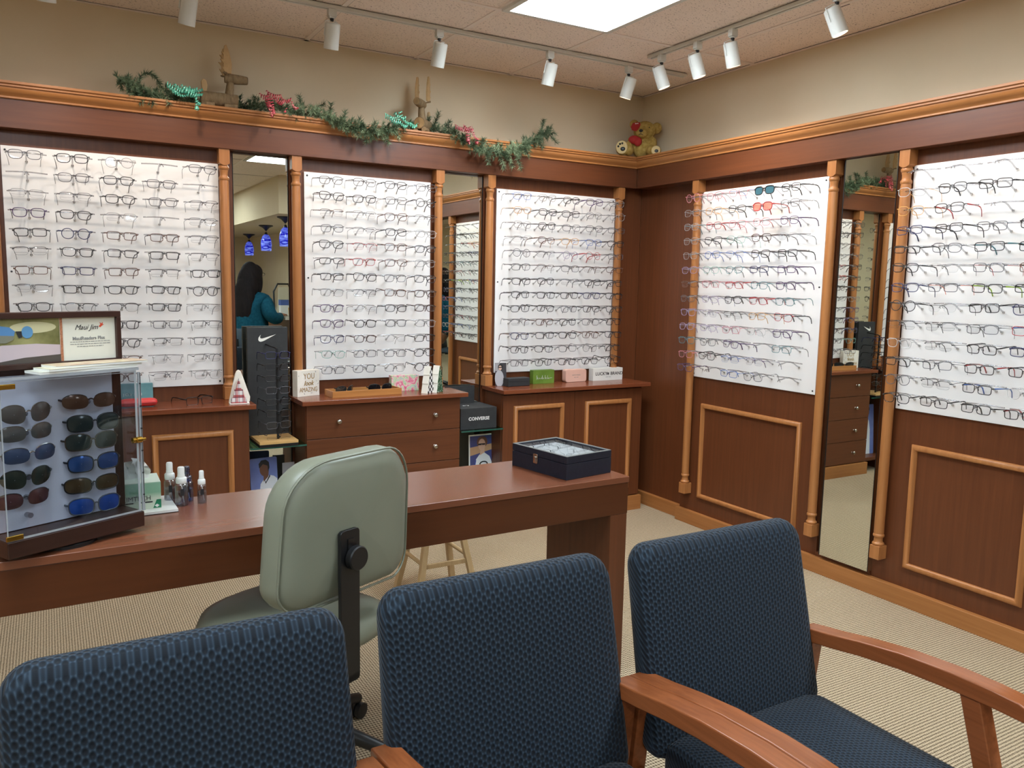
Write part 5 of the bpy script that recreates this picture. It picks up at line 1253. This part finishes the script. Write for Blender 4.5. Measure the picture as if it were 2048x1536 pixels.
m = MB(); m.lathe([(.001, 0), (.035, 0), (.042, .11), (.038, .11), (.033, .008)], (0,0,0), 18); m.build('cup', plain('yellow_cup', (212,160,50), .5), t, smooth=40); m = MB(); m.box(-.03, .03, -.002, .004, .05, .17); m.build('papers', plain('yellow_notes', (226,188,80), .6), t)
t = onct('pump_bottle', 'white pump bottle on the counter, seen in the first mirror', 'bottle', 2.84, -1.72)
m = MB(); m.lathe([(.001, 0), (.032, 0), (.034, .08), (.028, .11), (.012, .125), (.012, .16)], (0,0,0), 18); m.build('body', M['white'], t, smooth=50); m = MB(); m.tube([(0,0,.15), (0,0,.18), (-.04,0,.18)], .007, 8); m.build('pump', M['white'], t, smooth=50)
t = thing('notice_sheet', 'pale grey notice sheet on the wall above the counter, seen in the first mirror', 'notice', (XW-.004, -2.9, 1.0))
m = MB(); m.box(-.002, .002, -.45, .45, .05, .42); m.build('sheet', plain('grey_notice', (176,176,176), .6), t)

# ---- person sitting at the counter with her back to the mirror
HX, HY = 2.13, -1.46
pa = thing('person', 'person with long black hair in a teal sweater, seated with back turned, in the mirror', 'person', (HX, HY, 0), -.65)
# local: +x is the way she faces
def skin(name, nodes, edges, mat, parent, sub=2, root=0):
    me = bpy.data.meshes.new(name); me.from_pydata([n[:3] for n in nodes], edges, []); me.materials.append(mat)
    o = bpy.data.objects.new(name, me); COL.objects.link(o); o.parent = parent
    o.modifiers.new('skin', 'SKIN')
    if not me.skin_vertices: 
        bpy.context.view_layer.objects.active = o
    sv = me.skin_vertices[0].data
    for i, n in enumerate(nodes):
        sv[i].radius = (n[3], n[4] if len(n) > 4 else n[3]); sv[i].use_root = (i == root)
    s_ = o.modifiers.new('sub', 'SUBSURF'); s_.levels = s_.render_levels = sub
    o.modifiers['skin'].use_smooth_shade = True
    return o
M['skin'] = noisy('warm_brown_skin', (150,104,78), (164,116,88), (12,12,12), .55, .3)
M['teal'] = noisy('teal_knit_sweater', (14,62,80), (24,80,98), (40,40,40), .9, .15, 4, 0, .3, 260.0)
M['hair'] = noisy('long_black_hair', (14,12,14), (36,28,28), (160,160,6), .75, .15, 3, 0, .4)
M['trouser'] = plain('black_trousers', (20,20,24), .8)
# body: pelvis, spine, neck, head core, arms with wrists, legs (one continuous surface)
nb = [(0,0,.70,.16,.18), (-.01,0,.88,.15,.18), (.0,0,1.06,.14,.18), (.02,0,1.20,.10,.15), (.04,0,1.30,.050), (.055,0,1.37,.048), (.065,0,1.46,.075), (.075,0,1.53,.080),
      (.02,.17,1.20,.06), (.0,.25,1.02,.05), (.12,.27,.96,.045), (.33,.17,1.005,.032), (.40,.12,1.01,.026), (.02,-.17,1.20,.06), (.0,-.25,1.02,.05), (.12,-.27,.96,.045), (.33,-.17,1.005,.032), (.40,-.12,1.01,.026),
      (.06,.09,.66,.095), (.42,.11,.64,.070), (.43,.11,.42,.055), (.40,.11,.16,.042), (.50,.11,.12,.038), (.06,-.09,.66,.095), (.42,-.11,.64,.070), (.43,-.11,.42,.055), (.40,-.11,.16,.042), (.50,-.11,.12,.038)]
eb = [(0,1),(1,2),(2,3),(3,4),(4,5),(5,6),(6,7),(3,8),(8,9),(9,10),(10,11),(11,12),(3,13),(13,14),(14,15),(15,16),(16,17),(0,18),(18,19),(19,20),(20,21),(21,22),(0,23),(23,24),(24,25),(25,26),(26,27)]
skin('body', nb, eb, M['skin'], pa)
ns = [(0,0,.72,.21,.24), (-.02,0,.88,.20,.23), (-.01,0,1.05,.185,.22), (.01,0,1.20,.13,.19), (.035,0,1.285,.07,.09), (.015,.19,1.19,.095), (-.005,.27,1.02,.088), (.10,.285,.955,.078), (.31,.175,1.005,.050), (.015,-.19,1.19,.095), (-.005,-.27,1.02,.088), (.10,-.285,.955,.078), (.31,-.175,1.005,.050)]
skin('sweater', ns, [(0,1),(1,2),(2,3),(3,4),(3,5),(5,6),(6,7),(7,8),(3,9),(9,10),(10,11),(11,12)], M['teal'], pa)
nt_ = [(0,0,.70,.165,.185), (.08,.095,.665,.115), (.43,.11,.645,.088), (.435,.11,.42,.07), (.40,.11,.18,.055), (.08,-.095,.665,.115), (.43,-.11,.645,.088), (.435,-.11,.42,.07), (.40,-.11,.18,.055)]
skin('trousers', nt_, [(0,1),(1,2),(2,3),(3,4),(0,5),(5,6),(6,7),(7,8)], M['trouser'], pa)
for sy in (-1, 1):                                              # hands resting on the counter edge
    m = MB(); m.tube([(.40,sy*.12,1.01), (.44,sy*.105,1.008), (.475,sy*.09,1.004)], [.024,.036,.032], 10, flat=(1.1, .5))
    for i in range(4):
        b_ = Vector((.475, sy*(.112-.019*i), 1.004)); ln = (.058,.07,.066,.05)[i]
        m.tube([b_, b_+Vector((ln*.5, -sy*.006, .004)), b_+Vector((ln*.85, -sy*.012, -.004)), b_+Vector((ln, -sy*.014, -.010))], [.0085,.0082,.0075,.006], 7)
    m.tube([(.43, sy*.085, 1.006), (.455, sy*.060, 1.008), (.485, sy*.052, 1.004)], [.012,.0095,.007], 7)
    m.build('hand', M['skin'], pa, smooth=180)
meta_blob('face', [((.085,0,1.495),(.085,.072,.105)), ((.115,0,1.44),(.055,.055,.05)), ((.168,0,1.478),(.018,.013,.020)), ((.155,0,1.43),(.022,.026,.010)), ((.07,.074,1.48),(.016,.012,.030)), ((.07,-.074,1.48),(.016,.012,.030))], M['skin'], pa)
m = MB()
for sy in (-1, 1): m.ball((.150, sy*.030, 1.503), (.011,.014,.009), 12, 8)
m.build('eyes', M['white'], pa, smooth=180)
m = MB(); m.ball((.163,0,1.427),(.008,.024,.006), 12, 8); m.build('lips', plain('lips', (150,80,76), .5), pa, smooth=180)
m = MB()                                                        # glasses
for sy in (-1, 1):
    m.tube([(.176-.25*abs(y)**2*8, y+sy*.034, 1.503+z) for y, z in [(.024*math.cos(2*PI*i/14), .017*math.sin(2*PI*i/14)) for i in range(14)]], .0024, 5, True); m.tube([(.172, sy*.058, 1.508), (.07, sy*.080, 1.510)], .0024, 5)
m.tube([(.176, -.010, 1.506), (.178, 0, 1.509), (.176, .010, 1.506)], .0024, 5); m.build('glasses', M['black'], pa)
# long hair down the back
meta_blob('hair', [((.045,0,1.525),(.112,.100,.098)), ((-.02,0,1.45),(.12,.125,.20)), ((-.07,0,1.36),(.10,.135,.24)), ((-.12,0,1.22),(.085,.14,.26)), ((-.15,0,1.10),(.07,.135,.22)), ((.03,.092,1.42),(.055,.032,.15)), ((.03,-.092,1.42),(.055,.032,.15))], M['hair'], pa)
# her chair
t = thing('counter_chair', 'black high chair under the person at the counter', 'chair', (HX, HY, 0), -.65)
M['greyblue'] = plain('grey_blue_fabric', (60,74,86), .8)
m = MB(); slab(m, .46, .60, .86, .06, .08, .05, 0, .02); m.v = [(-.23+y, x, z) for x, y, z in m.v]; m.build('backrest', M['greyblue'], t, smooth=70)
m = MB(); m.lathe([(.001,.50), (.20,.50), (.235,.52), (.235,.545), (.20,.56), (.001,.56)], (.02,0,0), 28); m.build('seat', M['greyblue'], t, smooth=50)
m = MB(); m.tube([(-.05,0,.49), (-.24,0,.50), (-.27,0,.56), (-.268,0,.74)], .018, 8); m.build('back_bracket', M['black'], t, smooth=60)
m = MB(); m.lathe([(.03,.10), (.03,.30), (.02,.301), (.02,.50)], (.02,0,0), 16); m.build('column', M['black'], t)
for i in range(5):
    an = 2*PI*i/5; m = MB(); m.tube([(.02+.02*math.cos(an), .02*math.sin(an), .10), (.02+.28*math.cos(an), .28*math.sin(an), .03)], [.022,.016], 8); m.ball((.02+.28*math.cos(an), .28*math.sin(an), .026), .026, 12, 8); m.build('base_arm', M['black'], t, smooth=60)
